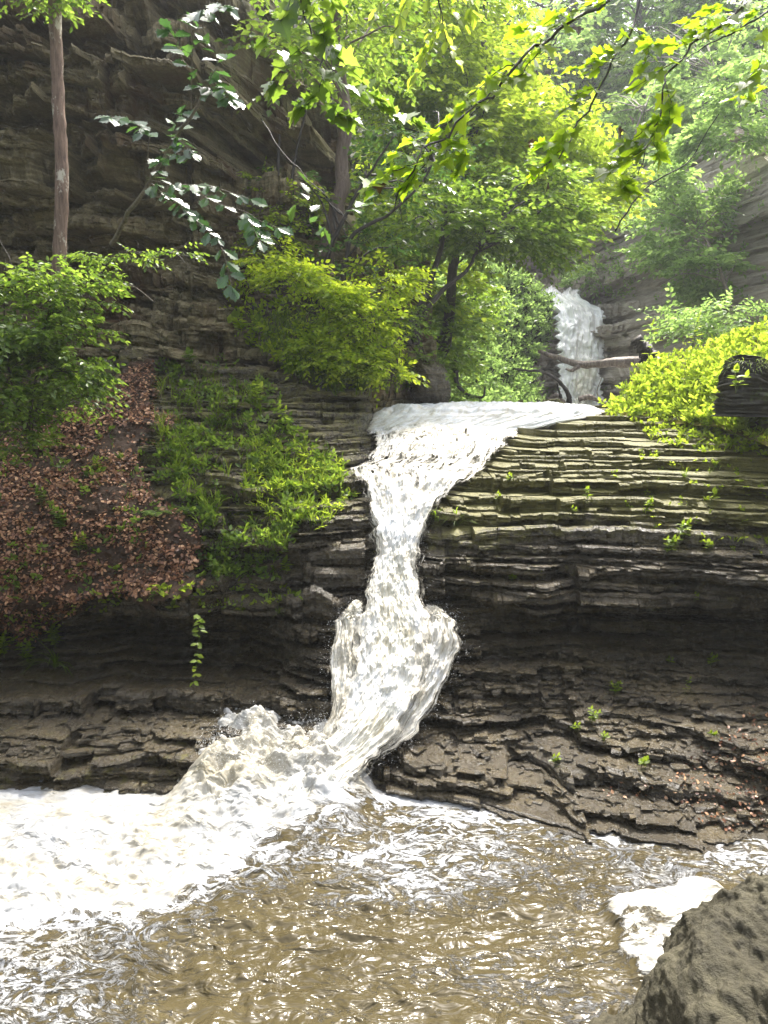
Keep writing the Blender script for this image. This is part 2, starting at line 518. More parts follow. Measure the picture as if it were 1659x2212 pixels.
def pool_mat():
    m, nt, b = new_mat('pool_water')
    den = nt.nodes.new("ShaderNodeAttribute"); den.attribute_name = 'foam'  # foam density; its flecks also carry painted glints
    cr = nt.nodes.new("ShaderNodeAttribute"); cr.attribute_name = 'cream'
    n1 = noise(nt, (1, 1.5, 1), 3.1, 7, .66, 1.1)
    n2 = noise(nt, (1, 1.7, 1), 15, 5, .72, .8)
    ridge = maths(nt, 'SUBTRACT', 1.0, maths(nt, 'MULTIPLY', maths(nt, 'ABSOLUTE', maths(nt, 'SUBTRACT', n1, .5)), 11.0), True)
    s = maths(nt, 'ADD', maths(nt, 'MULTIPLY', ridge, .45), maths(nt, 'MULTIPLY', n2, .75))
    s = maths(nt, 'ADD', s, maths(nt, 'SUBTRACT', maths(nt, 'MULTIPLY', den.outputs["Fac"], 1.9), 1.16))
    crisp = maths(nt, 'MULTIPLY', s, 3.6, True)
    n3 = noise(nt, (1, 1.5, 1), 1.7, 6, .7, 1.2)
    soft = maths(nt, 'MULTIPLY', maths(nt, 'SUBTRACT', maths(nt, 'ADD', maths(nt, 'MULTIPLY', den.outputs["Fac"], 1.25), n3), 1.04), 1.6, True)
    f = maths(nt, 'MAXIMUM', crisp, maths(nt, 'MULTIPLY', soft, .8))
    murk = ramp(nt, [(.3, (.050, .040, .019)), (.7, (.078, .064, .033))])
    nt.links.new(noise(nt, (1, 1.5, 1), .9, 3), murk.inputs[0])
    foamc = mixc(nt, cr.outputs["Fac"], (.40, .41, .42), (.35, .32, .24))
    n4 = noise(nt, (1, 1.5, 1), 2.4, 6, .7, .9)
    foamc = mixc(nt, maths(nt, 'MULTIPLY', maths(nt, 'SUBTRACT', n4, .46), 3.2, True), foamc, (.27, .235, .15))
    nt.links.new(mixc(nt, f, murk.outputs[0], foamc), b.inputs["Base Color"])
    nt.links.new(maths(nt, 'ADD', maths(nt, 'MULTIPLY', f, .35), .05), b.inputs["Roughness"])
    b.inputs["IOR"].default_value = 1.33
    bp = N(nt, "ShaderNodeBump", Strength=1.0, Distance=.10)
    h = maths(nt, 'ADD', noise(nt, (1, 1.9, 1), 3.0, 3, .5, .7), maths(nt, 'MULTIPLY', f, .22))
    nt.links.new(h, bp.inputs["Height"]); nt.links.new(bp.outputs[0], b.inputs["Normal"])
    return m
M_POOL = pool_mat()

# ------------------------------------------------------------------ rock: stacks of thin beds, each with its own broken edge
def angular(rg, x, step, jump=.45):
    """broken outline: straight runs between irregular corners, some with a joint"""
    n = int((x[-1] - x[0]) / step) + 4
    k = np.sort(rg.uniform(x[0] - step, x[-1] + step, n)); a = rg.normal(0, 1, n); b = np.where(rg.random(n) < jump, rg.normal(0, 1, n), a)
    i = np.clip(np.searchsorted(k, x) - 1, 0, n - 2)
    f = np.clip((x - k[i]) / (k[i + 1] - k[i] + 1e-6), 0, 1)
    return b[i] * (1 - f) + a[i + 1] * f, i

def cake(name, x0, x1, nx, z0, z1, yfun, thick, amp, seed, mat, warp=.05, mossf=None, block=.5, lump=.5, keep=None):
    rg = np.random.default_rng(seed)
    x = np.linspace(x0, x1, nx)
    zs, z = [], z0
    while z < z1:
        t = np.clip(rg.lognormal(math.log(thick), .72), thick * .35, thick * 4.0)
        zs.append((z, t)); z += t
    ker = max(3, int(.45 / ((x1 - x0) / nx))) | 1
    w = np.hanning(ker + 2)[1:-1]; w /= w.sum()
    rows_y, rows_z = [], []
    hard = rg.random(len(zs))
    mz = -1e9; mo = 0
    for k, (zb, t) in enumerate(zs):
        zc = zb + t / 2
        dz = warp * fbm(x * .45, zc * .25, seed=seed + 5, oct=3)
        y = yfun(x, zc + 0 * x)
        y = .35 * y + .65 * np.convolve(np.pad(y, ker // 2, mode='edge'), w, mode='valid')
        y = y + lump * fbm(x * .7, zc * 1.3, seed=seed + 9, oct=3) * amp * 2
        o1, i1 = angular(rg, x, block * rg.uniform(.6, 1.6)); o2, i2 = angular(rg, x, block * .28, .5)
        y = y + amp * .70 * o1 + amp * .34 * o2
        y = y + amp * .30 * np.abs(fbm(x * 9, k * 5.3, seed=seed + 2, oct=4))
        if zb > mz:
            mz = zb + rg.uniform(.16, .45); mo = angular(rg, x, block * 1.5, .6)[0] * amp * .95
        y = y + mo
        if hard[k] > .84: y = y - amp * 1.3 * smooth(-.5, .4, fbm(x * .6, k * 3.3, seed=seed + 21))
        if hard[k] < .22: y = y + amp * 2.8 * smooth(-.35, .35, fbm(x * .7, k * 7.7, seed=seed + 22))
        bz = rg.normal(0, 1, 4000)
        tk = t * (1 + .4 * fbm(x * 1.3, k * 2.7, seed=seed + 3, oct=2) + .14 * bz[i1])
        dz = dz + .16 * t * bz[i1 + 500] + .09 * t * bz[i2 + 1000]
        nl = 3 if t < thick else 5
        for q in range(nl):
            f0, f1 = (q + .06) / nl, (q + .9) / nl
            lam = t * .10 * fbm(x * 1.6, k * 4.1 + q * 7.7, seed=seed + 31, oct=4) + .22 * amp * fbm(x * 12, k * 4 + q * 3, seed=seed + 4, oct=4, gain=.65) + rg.normal(0, .05 * t + .003)
            rnd = .25 * t if q == 0 else 0.0; rnt = .2 * t if q == nl - 1 else 0.0
            rows_y.append(y + lam + rnd); rows_z.append(zb + f0 * tk + dz)
            rows_y.append(y + lam + rnt + .002); rows_z.append(zb + f1 * tk + dz)
    Y = np.array(rows_y); Z = np.array(rows_z)
    X = np.broadcast_to(x, Y.shape)
    V = np.stack([X, Y, Z], -1).reshape(-1, 3)
    F = grid_faces(len(Y), nx)
    if keep is not None:
        k_ = keep(V); F = F[k_[F].all(1)]
    o = mesh_obj(name, V, F, mat)
    if mossf is not None: attr(o, 'moss', mossf(V[:, 0], V[:, 1], V[:, 2]))
    return o

LOW = RBF([
    # right-hand ledges
    (1115, 943, 11.7), (1250, 915, 12.3), (1400, 897, 12.8), (1659, 890, 11.5), (1900, 880, 9.5),
    (1060, 1000, 10.9), (1300, 985, 10.9), (1500, 985, 10.5), (1659, 985, 9.8),
    (980, 1065, 10.2), (1150, 1080, 10.0), (1350, 1085, 9.75), (1600, 1085, 9.3), (1900, 1085, 8.8),
    (945, 1120, 9.75), (1200, 1140, 9.6), (1500, 1140, 9.25), (910, 1200, 9.45), (1200, 1210, 9.3), (1450, 1210, 9.0), (1640, 1200, 8.8),
    (930, 1270, 9.2), (1150, 1290, 8.9), (1400, 1290, 8.75), (1640, 1270, 8.6), (1900, 1290, 8.3),
    (1000, 1335, 9.4), (1250, 1345, 9.6), (1450, 1350, 9.5), (1640, 1340, 9.35), (1900, 1400, 8.8),
    (1010, 1400, 9.1), (1300, 1410, 9.1), (1600, 1420, 9.0), (1000, 1480, 8.75), (1300, 1500, 8.65), (1600, 1500, 8.55),
    (950, 1570, 8.25), (1200, 1590, 8.15), (1500, 1590, 8.0), (1659, 1560, 8.0), (1900, 1560, 7.7),
    (870, 1620, 7.95), (1050, 1640, 7.85), (1300, 1670, 7.6), (1500, 1680, 7.3), (1659, 1660, 7.1),
    (730, 1690, 7.55), (900, 1700, 7.45), (1100, 1735, 7.3), (1250, 1770, 6.95), (1400, 1800, 6.7), (1550, 1840, 6.5), (1659, 1810, 6.7), (1900, 1840, 6.4),
    (730, 1710, 7.6), (1100, 1755, 7.25), (1400, 1840, 6.65), (1560, 1890, 6.25), (1800, 1930, 6.0),
    # behind the falling water
    (950, 940, 12.8), (850, 960, 12.4), (900, 1050, 10.9), (860, 1150, 10.2), (850, 1250, 9.8), (850, 1350, 9.4), (850, 1450, 9.0), (830, 1550, 8.6), (760, 1640, 8.2),
    # left: lower shelf and the black undercut over it
    *[('w', xx, zz, yy + .12 * math.sin(xx * 2.3 + zz)) for xx in (-6.4, -4.6, -3.4, -2.4, -1.7) for zz, yy in
      ((-4.5, 7.6), (-3.95, 7.65), (-3.85, 7.75), (-3.80, 7.98), (-3.60, 8.08), (-3.52, 8.4), (-3.45, 8.9), (-3.36, 9.5), (-3.2, 9.95), (-2.9, 10.0), (-2.62, 10.0), (-2.52, 9.5), (-2.35, 9.33), (-2.18, 9.4))],
    ('w', -.9, -4.5, 7.9), ('w', -.9, -3.8, 8.0), ('w', -.9, -3.55, 8.3), ('w', -.9, -3.3, 8.55), ('w', -.8, -3.0, 8.8), ('w', -.75, -2.75, 8.95), ('w', -.7, -2.5, 9.1), ('w', -.7, -2.25, 9.25),
    (620, 1230, 9.5), (780, 1200, 9.45), (640, 1150, 9.6), (770, 1120, 9.85), (760, 1050, 10.4), (730, 1010, 10.9),
    (0, 1255, 9.55), (200, 1245, 9.58), (430, 1228, 9.65), (0, 1100, 9.7), (200, 1100, 9.8), (430, 1100, 9.8), (600, 1080, 9.9),
    (0, 960, 10.6), (200, 960, 10.7), (400, 980, 10.6), (560, 1000, 10.4), (680, 1010, 10.6), (-300, 1000, 10), (-300, 1250, 9.1),
    (640, 960, 11.0), (700, 940, 11.0), (775, 960, 11.3), (780, 930, 12.2), (250, 870, 11.4), (400, 870, 11.4), (560, 900, 11.1), (650, 890, 11.4), (0, 870, 11.2), (-300, 850, 10.8),
    (0, 820, 11.8), (300, 800, 12.2), (500, 820, 11.9), (640, 840, 12.0), (720, 870, 12.4), (800, 800, 13.0), (-300, 780, 11.5),
], .38)

def moss_low(x, y, z):
    m = .68 * smooth(-1.8, -.8, z) * smooth(.6, 1.8, x) + .25 * smooth(-2.2, -1.4, z) * smooth(.2, .9, x) * smooth(2.2, 1.0, x)
    m += .22 * smooth(-3.3, -2.4, z) * (x > 0) * .6
    m += .3 * (x < -.2) * smooth(-2.2, -1.0, z) + .2 * (x < 0) * smooth(-3.2, -3.8, z)
    return m + .10

# channel: keep the rock behind the sheet of water
FALL = [  # (py, left, right, Y, thinness)
    (884, 800, 1322, 14.2, .0), (887, 797, 1320, 13.6, .0), (897, 794, 1306, 13.35, .1), (905, 792, 1268, 13.25, .1), (918, 786, 1200, 13.15, .1), (933, 778, 1130, 13.05, .15), (939, 780, 1130, 12.6, .3), (944, 784, 1140, 12.2, .45), (950, 790, 1120, 11.9, .5),
    (965, 789, 1107, 11.55, .4), (1000, 775, 1082, 10.95, .55), (1015, 732, 1067, 10.75, .5), (1035, 745, 1035, 10.5, .45), (1050, 762, 1010, 10.3, .4), (1100, 783, 955, 9.9, .3), (1150, 798, 928, 9.6, .0),
    (1200, 800, 912, 9.4, .05), (1250, 786, 914, 9.2, .15), (1290, 772, 924, 9.05, .1), (1335, 762, 938, 8.85, .1), (1400, 752, 940, 8.6, .1), (1450, 744, 932, 8.4, .12),
    (1500, 734, 915, 8.2, .12), (1550, 718, 890, 8.0, .12), (1590, 700, 860, 7.85, .0), (1630, 665, 825, 7.7, .0), (1675, 610, 780, 7.5, .0), (1740, 560, 750, 7.25, .0)]
_fa = np.array(FALL)
def fall_rows(n):
    t = np.linspace(0, 1, n)
    # equal steps along the path, measured on the middle line
    mid = W((_fa[:, 1] + _fa[:, 2]) / 2, _fa[:, 0], _fa[:, 3])
    s = np.concatenate([[0], np.cumsum(np.linalg.norm(np.diff(mid[:, 1:], axis=0), axis=1) + .02)]); L = s[-1]; s /= L
    return [np.interp(t, s, _fa[:, k]) for k in range(5)], L

def yrock(x, z):
    x, z = np.broadcast_arrays(np.asarray(x, float), np.asarray(z, float))
    y = LOW(x, z)
    # water rows seen as (x, z): push the bed back under the water
    mid = W(_fa[:, 1], _fa[:, 0], _fa[:, 3]); rt = W(_fa[:, 2], _fa[:, 0], _fa[:, 3])
    zz = mid[::-1, 2]
    xl = np.interp(z, zz, mid[::-1, 0]); xr = np.interp(z, zz, rt[::-1, 0]); yw = np.interp(z, zz, mid[::-1, 1])
    inside = smooth(.0, .12, x - xl) * smooth(.0, .12, xr - x)
    y = y + .65 * smooth(1.28, 1.36, x) * smooth(1.82, 1.72, x) * smooth(-3.92, -3.88, z) * smooth(-3.66, -3.7, z)
    return y + inside * np.maximum(0, yw + .38 - y)

rock_r = struct(cake('rock_ledges', 0.02, 6.5, 560, -4.5, -.0, yrock, .052, .085, 11, M_ROCK, .02, moss_low, .55, .15))
rock_l = struct(cake('rock_bank', -6.5, 0.06, 540, -4.5, .55, yrock, .06, .095, 23, M_ROCK, .025, moss_low, .6, .15))

# left overhanging cliff
CLF = RBF([
    (-300, 0, 11.2), (0, 0, 11.8), (250, 0, 12.3), (450, 0, 12.9), (545, 0, 13.3), (600, 0, 15.5), (680, 0, 19),
    (0, 200, 12.0), (300, 200, 12.4), (500, 180, 12.8), (640, 200, 13.6), (680, 190, 16), (740, 190, 19),
    (0, 400, 12.3), (300, 400, 12.7), (480, 330, 12.7), (610, 330, 13.2), (650, 300, 15.5), (700, 330, 18),
    (0, 560, 13.0), (200, 540, 13.4), (400, 500, 13.3), (510, 420, 13.1), (545, 400, 14.5), (620, 420, 17.5), (700, 450, 19),
    (0, 640, 13.2), (220, 620, 13.6), (400, 580, 13.8), (500, 560, 13.8), (560, 600, 14.5), (640, 640, 14.5),
    (0, 720, 12.6), (220, 660, 12.9), (400, 650, 12.9), (520, 680, 12.9), (620, 720, 13.4), (740, 780, 13.6), (850, 820, 14.2),
    (0, 800, 12.0), (230, 790, 12.2), (400, 790, 12.3), (560, 820, 12.6), (700, 850, 13.0), (850, 870, 14.0), (-300, 600, 12), (-300, 800, 11.5),
    (545, -300, 13.5), (0, -300, 11.5), (700, -300, 19), (880, 300, 22), (880, 700, 18),
], .6)
def moss_cliff(x, y, z):
    return .25 * fbm(x * .5, z * .6, seed=3) + .15
def cliff_keep(V):
    d = V[:, 1] * CP - V[:, 2] * SP
    a = 829.5 + FPX * V[:, 0] / d; b = 1106 - FPX * (V[:, 2] * CP + V[:, 1] * SP) / d
    return (b > 560) | (a + 25 * fbm(V[:, 0] * 2, V[:, 2] * 2, seed=5) < np.interp(b, [-300, 0, 150, 250, 450, 560], [560, 600, 660, 745, 760, 800]))
cliff = struct(cake('left_cliff', -8.0, 1.1, 700, -.2, 9.6, CLF, .11, .20, 37, M_CLIFF, .16, moss_cliff, .45, .5, cliff_keep))

# far right cliff and the wall behind the far waterfall
FAR = RBF([
    (1000, 880, 37), (1100, 880, 36), (1180, 880, 34.5), (1300, 880, 33), (1330, 760, 32), (1420, 700, 29), (1659, 640, 24), (1659, 880, 24), (1950, 700, 19), (1950, 200, 19),
    (1290, 480, 34), (1330, 600, 32.5), (1400, 560, 30), (1550, 560, 27), (1659, 560, 25), (1659, 280, 27), (1560, 420, 28), (1450, 400, 31), (1350, 300, 36), (1250, 350, 40),
    (1120, 480, 40), (1200, 520, 41), (1120, 600, 40), (1200, 600, 40), (1150, 640, 36.5), (1180, 625, 36.5), (1280, 640, 36.5), (1320, 665, 34.0), (1200, 700, 34.5), (1180, 760, 34.5), (1000, 700, 37), (900, 600, 39), (900, 300, 42), (1000, 450, 40),
    (1310, 480, 33.5), (1659, 0, 31), (1400, 0, 38), (1950, -200, 22), (700, 880, 36), (700, 400, 40),
], .6)
def far_keep(V):
    d = V[:, 1] * CP - V[:, 2] * SP
    a = 829.5 + FPX * V[:, 0] / d; b = 1106 - FPX * (V[:, 2] * CP + V[:, 1] * SP) / d
    return b + 30 * fbm(V[:, 0] * .8, V[:, 2], seed=6) > np.interp(a, [900, 1250, 1320, 1400, 1500, 1600, 1700, 2000], [430, 440, 430, 370, 330, 280, 250, 100])
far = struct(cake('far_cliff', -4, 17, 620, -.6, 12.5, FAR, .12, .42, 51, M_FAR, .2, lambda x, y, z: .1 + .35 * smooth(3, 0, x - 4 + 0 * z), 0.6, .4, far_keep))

# ------------------------------------------------------------------ ground sheets seen behind the leaves
def poly_in(px, py, poly):
    poly = np.array(poly, float); x, y = np.asarray(px), np.asarray(py)
    r = np.zeros(x.shape, bool); j = len(poly) - 1
    for i in range(len(poly)):
        xi, yi = poly[i]; xj, yj = poly[j]
        c = ((yi > y) != (yj > y)) & (x < (xj - xi) * (y - yi) / (yj - yi + 1e-9) + xi)
        r ^= c; j = i
    return r

def to_pic(V):
    d = V[:, 1] * CP - V[:, 2] * SP
    return 829.5 + FPX * V[:, 0] / d, 1106 - FPX * (V[:, 2] * CP + V[:, 1] * SP) / d

def sheet(name, fn, x0, x1, nx, z0, z1, nz, mat, poly=None, amp=.1, freq=1.5, seed=1, off=0.0, jag=25, mossv=None, slope=0.0):
    x, z = np.meshgrid(np.linspace(x0, x1, nx), np.linspace(z0, z1, nz))
    y = fn(x, z) + off + amp * fbm(x * freq, z * freq * 1.3, seed=seed, oct=5) + amp * .6 * fbm(x * freq * 6, z * freq * 6, seed=seed + 3, oct=3)
    V = np.stack([x, y, z], -1).reshape(-1, 3)
    F = grid_faces(nz, nx)
    if poly is not None:
        a, b = to_pic(V)
        a = a + jag * fbm(V[:, 0] * 2.5, V[:, 2] * 2.5, seed=seed + 7); b = b + jag * fbm(V[:, 0] * 2.5, V[:, 2] * 2.5, seed=seed + 8)
        k = poly_in(a, b, poly)
        F = F[k[F].all(1)]
        use = np.unique(F); m = np.full(len(V), -1); m[use] = np.arange(len(use)); V = V[use]; F = m[F]
    o = mesh_obj(name, V, F, mat, None, True)
    attr(o, 'moss', np.full(len(V), .1 if mossv is None else mossv))
    return o

M_HILL = rock_mat('hill_soil', [(.010, .012, .005), (.03, .035, .012), (.06, .06, .03)], (.7, .9), moss=(.035, .055, .012), bump=1, spec=.2, fine=3)
LITTER_POLY = [(-260, 940), (60, 930), (150, 880), (235, 850), (270, 800), (330, 780), (345, 830), (330, 880), (390, 905), (350, 960), (300, 975), (330, 1060), (420, 1130), (450, 1180), (440, 1262), (380, 1285), (200, 1292), (130, 1345), (40, 1400), (-260, 1440)]
litter_ground = struct(sheet('slope_ground', LOW, -6.5, -1.6, 330, -2.9, .75, 280, M_SOIL, LITTER_POLY, .07, 1.6, 5, -.16, 30))

HILL = RBF([(300, 200, 27), (500, 300, 25), (700, 300, 24), (900, 500, 24), (900, 700, 23), (1000, 560, 27), (1065, 565, 30), (1000, 700, 26), (1180, 640, 34), (1195, 720, 33.6), (1165, 770, 33), (1100, 800, 30),
            (1160, 870, 30), (1000, 870, 24), (900, 880, 20), (700, 880, 17), (700, 100, 30), (1000, 300, 33), (1060, 480, 33), (900, 0, 40), (500, 0, 34), (1100, 400, 42), (1150, 100, 48)])
hill_l = struct(sheet('left_hillside', HILL, -6, 9, 300, -.5, 22, 300, M_HILL,
    [(300, -600), (1150, -600), (1130, 380), (1070, 500), (1062, 566), (1130, 590), (1185, 640), (1198, 700), (1180, 745), (1158, 780), (1165, 845), (1180, 900), (300, 900)], .5, .5, 8, 0, 14, .35))
BACK = RBF([(600, 560, 48), (1290, 560, 46), (1300, 400, 46), (1659, 400, 36), (2100, 400, 26), (1000, 300, 52), (1300, 250, 52), (1659, 200, 44), (2100, 100, 34), (800, 0, 62), (1300, 60, 62), (1659, 60, 55), (1100, 140, 58), (500, 100, 60)])
hill_b = struct(sheet('far_hillside', BACK, -14, 44, 200, 5, 26, 160, M_HILL, [(400, 600), (400, -200), (900, -100), (1080, 60), (1250, 110), (1400, 130), (1560, 60), (1700, 20), (2300, -40), (2300, 600)], 1.0, .25, 9, 0, 22, .35))
RB = RBF([(1300, 893, 13.1), (1400, 892, 12.85), (1500, 890, 11.8), (1659, 885, 10.4), (1900, 880, 8.5), (1330, 860, 13.6), (1400, 830, 13.4), (1500, 800, 12.8), (1659, 780, 11.4), (1900, 750, 9.4), (1360, 800, 14.8), (1450, 770, 14.5), (1659, 705, 13), (1900, 620, 11)])
bank_r = struct(sheet('right_bank', RB, 2.5, 9, 240, -.75, 2.6, 160, M_SOIL, [(1290, 905), (1345, 850), (1372, 805), (1450, 775), (1560, 735), (1700, 700), (2300, 600), (2300, 1000), (1659, 965), (1560, 925), (1400, 905)], .10, 1.6, 12, .0, 10, .6))

# flat stream bed between the upper lip and the far fall, and the ground far around
def plane_grid(name, x0, x1, y0, y1, nx, ny, zf, mat):
    x, y = np.meshgrid(np.linspace(x0, x1, nx), np.linspace(y0, y1, ny))
    V = np.stack([x, y, zf(x, y)], -1).reshape(-1, 3)
    return mesh_obj(name, V, grid_faces(ny, nx), mat, None, True)
struct(plane_grid('stream_bed', -14, 22, 13.2, 46, 60, 60, lambda x, y: -.35 + .1 * fbm(x, y), M_SOIL))
up_w = struct(plane_grid('upper_stream_water', -1.2, 7.2, 14.0, 35.5, 120, 200, lambda x, y: -.045 + .025 * fbm(x * 2, y * 2, seed=4), M_POOL))
attr(up_w, 'foam', np.full(len(up_w.data.vertices), .5)); attr(up_w, 'cream', np.zeros(len(up_w.data.vertices)))
struct(plane_grid('valley_ground', -160, 160, -60, 260, 80, 80, lambda x, y: -4.9 + 26 * smooth(60, 140, np.hypot(x, y - 20)) + fbm(x * .05, y * .05) * 2 * smooth(40, 90, np.hypot(x, y)), M_HILL))
# unseen gorge walls around the viewer, added and sized to cut frontal sky light
for nm, ax, sgn in (('unseen_gorge_side', 0, -1), ('unseen_gorge_side', 0, 1), ('unseen_gorge_end', 1, 1)):
    u_, v_ = np.meshgrid(np.linspace(-14, 40, 70) if ax == 0 else np.linspace(-14, 15, 50), np.linspace(0, 1, 24))
    rise = v_ * (17 if ax == 0 else 9)
    bmp = 1.1 * fbm(u_ * .3, v_ * 3, seed=31 + sgn, oct=4)
    if ax == 0: V = np.stack([sgn * (10.5 + rise * .55 + bmp + (5.5 + .25 * np.maximum(u_ - 8, 0) if sgn > 0 else 0) * smooth(4, 14, u_)), u_, -4.6 + rise], -1)
    else: V = np.stack([u_, -7 - rise * .6 + bmp, -4.6 + rise], -1)
    struct(mesh_obj(nm, V.reshape(-1, 3), grid_faces(24, u_.shape[1]), M_HILL, None, True))

# ------------------------------------------------------------------ water
def falling(name, rows, L, nc, bulge=.12, disp=.05, seed=1, mat=M_FLOW, ragged=.03, fs=7.0, ft=11, ew=.24):
    py, l, r, Y, thin = rows
    n = len(py); t = np.linspace(0, 1, nc)[None]
    s = np.linspace(0, L, n)[:, None]
    wl = W(l, py, Y); wr = W(r, py, Y)
    P = wl[:, None] * (1 - t[..., None]) + wr[:, None] * t[..., None]
    wid = np.linalg.norm(wr - wl, axis=1)[:, None]
    dS = np.gradient(P.mean(1), axis=0); dS = unit(dS)
    nr = np.cross(unit(wr - wl), dS); nr[nr[:, 1] > 0] *= -1
    c = (t - .5) * wid; cf = (t - .5) * (1.1 + .25 * wid)
    st = fbm(cf * ft * .7, s * fs * .5, seed=seed, oct=5, gain=.62)
    wob = fbm(c * 3.1, s * 2.2, seed=seed + 7, oct=3)
    lumpy = ridged(cf * 8, s * fs * .6, seed=seed + 3, oct=4)
    b = bulge * np.minimum(wid, 1.6) * np.sin(np.pi * t) ** .7
    d = b + disp * (st * 1.1 + lumpy * .45 + wob * .8)
    edge = np.minimum(t, 1 - t) * wid
    d = d * smooth(0, .22, edge) - .10 * smooth(.10, 0, edge)
    P = P + nr[:, None] * d[..., None]
    rag = ragged * (fbm(s * 7, 1.0, seed=seed + 11, oct=4) * (t < .5) - fbm(s * 7, 9.0, seed=seed + 12, oct=4) * (t >= .5)) * smooth(.25, 0, edge)
    P[..., 0] += rag * 2
    o = mesh_obj(name, P.reshape(-1, 3), grid_faces(n, nc), mat, None, True)
    uvl = o.data.uv_layers.new(name='UVMap')
    uv = np.stack(np.broadcast_arrays(cf, s), -1).reshape(-1, 2)
    li = np.empty(len(o.data.loops), dtype=np.int32); o.data.loops.foreach_get("vertex_index", li)
    uvl.data.foreach_set("uv", uv[li].astype(np.float32).ravel())
    th = thin[:, None] + .75 * smooth(ew, 0, edge) + 0 * t
    attr(o, 'thin', th)
    attr(o, 'cream', np.clip(smooth(.15, .4, t) * smooth(.9, .65, t) * (.25 + .75 * smooth(.55 * L, .75 * L, s)) * (.75 + .9 * fbm(cf * 2, s * 1.2, seed=seed + 50)), 0, 1) + 0 * th)
    return o, P, nr

rows, L = fall_rows(760)
fall, FP, FN = falling('waterfall', rows, L, 230, .07, .04, 3)
tag(fall, 'narrow white cascade pinched between dark shale ledges, pouring into the brown pool', 'waterfall', kind='structure')

# a side skirt of thin water right of the lower drop
sk = np.array([(1288, 905, 926, 9.2), (1302, 905, 948, 9.15), (1316, 903, 972, 9.08), (1328, 900, 984, 9.02), (1345, 890, 1000, 8.95), (1385, 880, 1010, 8.75), (1430, 865, 998, 8.6), (1480, 850, 978, 8.45), (1530, 830, 952, 8.25), (1580, 800, 915, 8.05), (1620, 750, 875, 7.85), (1660, 690, 830, 7.6)], float)
tt = np.linspace(0, 1, 300); ss = np.linspace(0, 1, len(sk))
skr = [np.interp(tt, ss, sk[:, k]) for k in (0, 1, 2, 3)] + [.36 + .5 * smooth(.16, 0, np.linspace(0, 1, 300)) + .4 * smooth(.8, 1, np.linspace(0, 1, 300))]
skirt, SPp, _ = falling('side_spill', skr, 2.4, 110, .08, .05, 19, M_FLOW, .02, 8, 12, .16)
tag(skirt, 'thin glittering spill running down the rock right of the main fall', 'waterfall', kind='structure')

sk2 = np.array([(1286, 768, 785, 9.2), (1300, 752, 795, 9.12), (1314, 732, 800, 9.0), (1330, 717, 803, 8.95), (1345, 711, 805, 8.9), (1400, 705, 800, 8.68), (1450, 701, 792, 8.5), (1500, 696, 785, 8.3), (1550, 692, 770, 8.1), (1600, 680, 750, 7.95), (1650, 650, 720, 7.8)], float)
skr2 = [np.interp(tt, np.linspace(0, 1, len(sk2)), sk2[:, k]) for k in (0, 1, 2, 3)] + [.40 + .5 * smooth(.16, 0, np.linspace(0, 1, 300))]
sk_o, SP2, _ = falling('side_spill', skr2, 2.2, 90, .05, .05, 29, M_FLOW, .02, 8, 12, .14)
tag(sk_o, 'thin veil of water sliding down the rock left of the main fall', 'waterfall', kind='structure')

# the far fall
ff = np.array([(626, 1165, 1262, 36.9), (631, 1167, 1262, 36.2), (640, 1172, 1256, 35.6), (650, 1182, 1262, 35.2), (662, 1192, 1292, 34.6), (668, 1196, 1304, 34.2), (690, 1200, 1311, 33.9), (715, 1203, 1313, 33.6), (735, 1203, 1308, 33.3), (750, 1204, 1303, 33.1), (800, 1203, 1303, 32.8), (830, 1203, 1303, 32.6), (885, 1203, 1303, 32.3)], float)
ss = np.linspace(0, 1, len(ff)); tt = np.linspace(0, 1, 320)
py_ = np.linspace(626, 885, 320)
ff[:, 3] -= .9
ffr = [py_] + [np.interp(py_, ff[:, 0], ff[:, k]) for k in (1, 2, 3)] + [.05 + .3 * smooth(740, 880, py_)]
ffall, _, _ = falling('far_waterfall', ffr, 5.2, 110, .08, .14, 41, flow_mat('far_falling_water', (.9, .9, .9), (.72, .72, .7), aniso=(11, 1.0)), .10, 1.2, 5, .12)
tag(ffall, 'distant tall white waterfall dropping from a dark recess in the gorge', 'waterfall', kind='structure')

# pool
nx, ny = 620, 620
gx = np.linspace(-6.2, 6.2, nx); gy = 1.6 + (9.0 - 1.6) * np.linspace(0, 1, ny) ** 1.0
x, y = np.meshgrid(gx, gy)
V = np.stack([x, y, np.full_like(x, -4.0)], -1).reshape(-1, 3)
px, py = to_pic(V); px = px.reshape(x.shape); py = py.reshape(x.shape)
wob = 26 * fbm(x * 1.1, y * 1.6, seed=61, oct=4)
bnd = np.interp(px + wob, [-300, 0, 200, 400, 500, 640, 720, 775, 800, 840], [2060, 2010, 1965, 1900, 1855, 1810, 1760, 1720, 1690, 1640])
dd = py + wob * .8 - bnd
white = smooth(45, -45, dd)
fade = np.interp(px, [-300, 0, 300, 500, 700, 900], [330, 300, 240, 180, 110, 60])
streak = .46 * np.exp(-np.maximum(dd, 0) / fade * 1.0) * smooth(900, 700, px)
streak = np.maximum(streak, .36 * smooth(640, 100, px) * smooth(1850, 1990, py))
foam_glint = .30 * smooth(560, 800, px) * smooth(1740, 1700, 1e9 * (py < 0) + 1700) + 0 * px
foam_glint = (.17 * smooth(2040, 1800, py) + .19 + .10 * fbm(x * 1.3, y * 2, seed=95)) * smooth(500, 760, px)  # foam flecks, made denser to stand in for glints on the ripples
patch_poly = [(1300, 1970), (1350, 1940), (1420, 1922), (1500, 1900), (1560, 1915), (1600, 1990), (1500, 2110), (1385, 2110), (1335, 2060), (1345, 2015)]
pj = poly_in(px + 12 * fbm(x * 5, y * 6, seed=71), py + 9 * fbm(x * 5, y * 6, seed=72), patch_poly).astype(float)
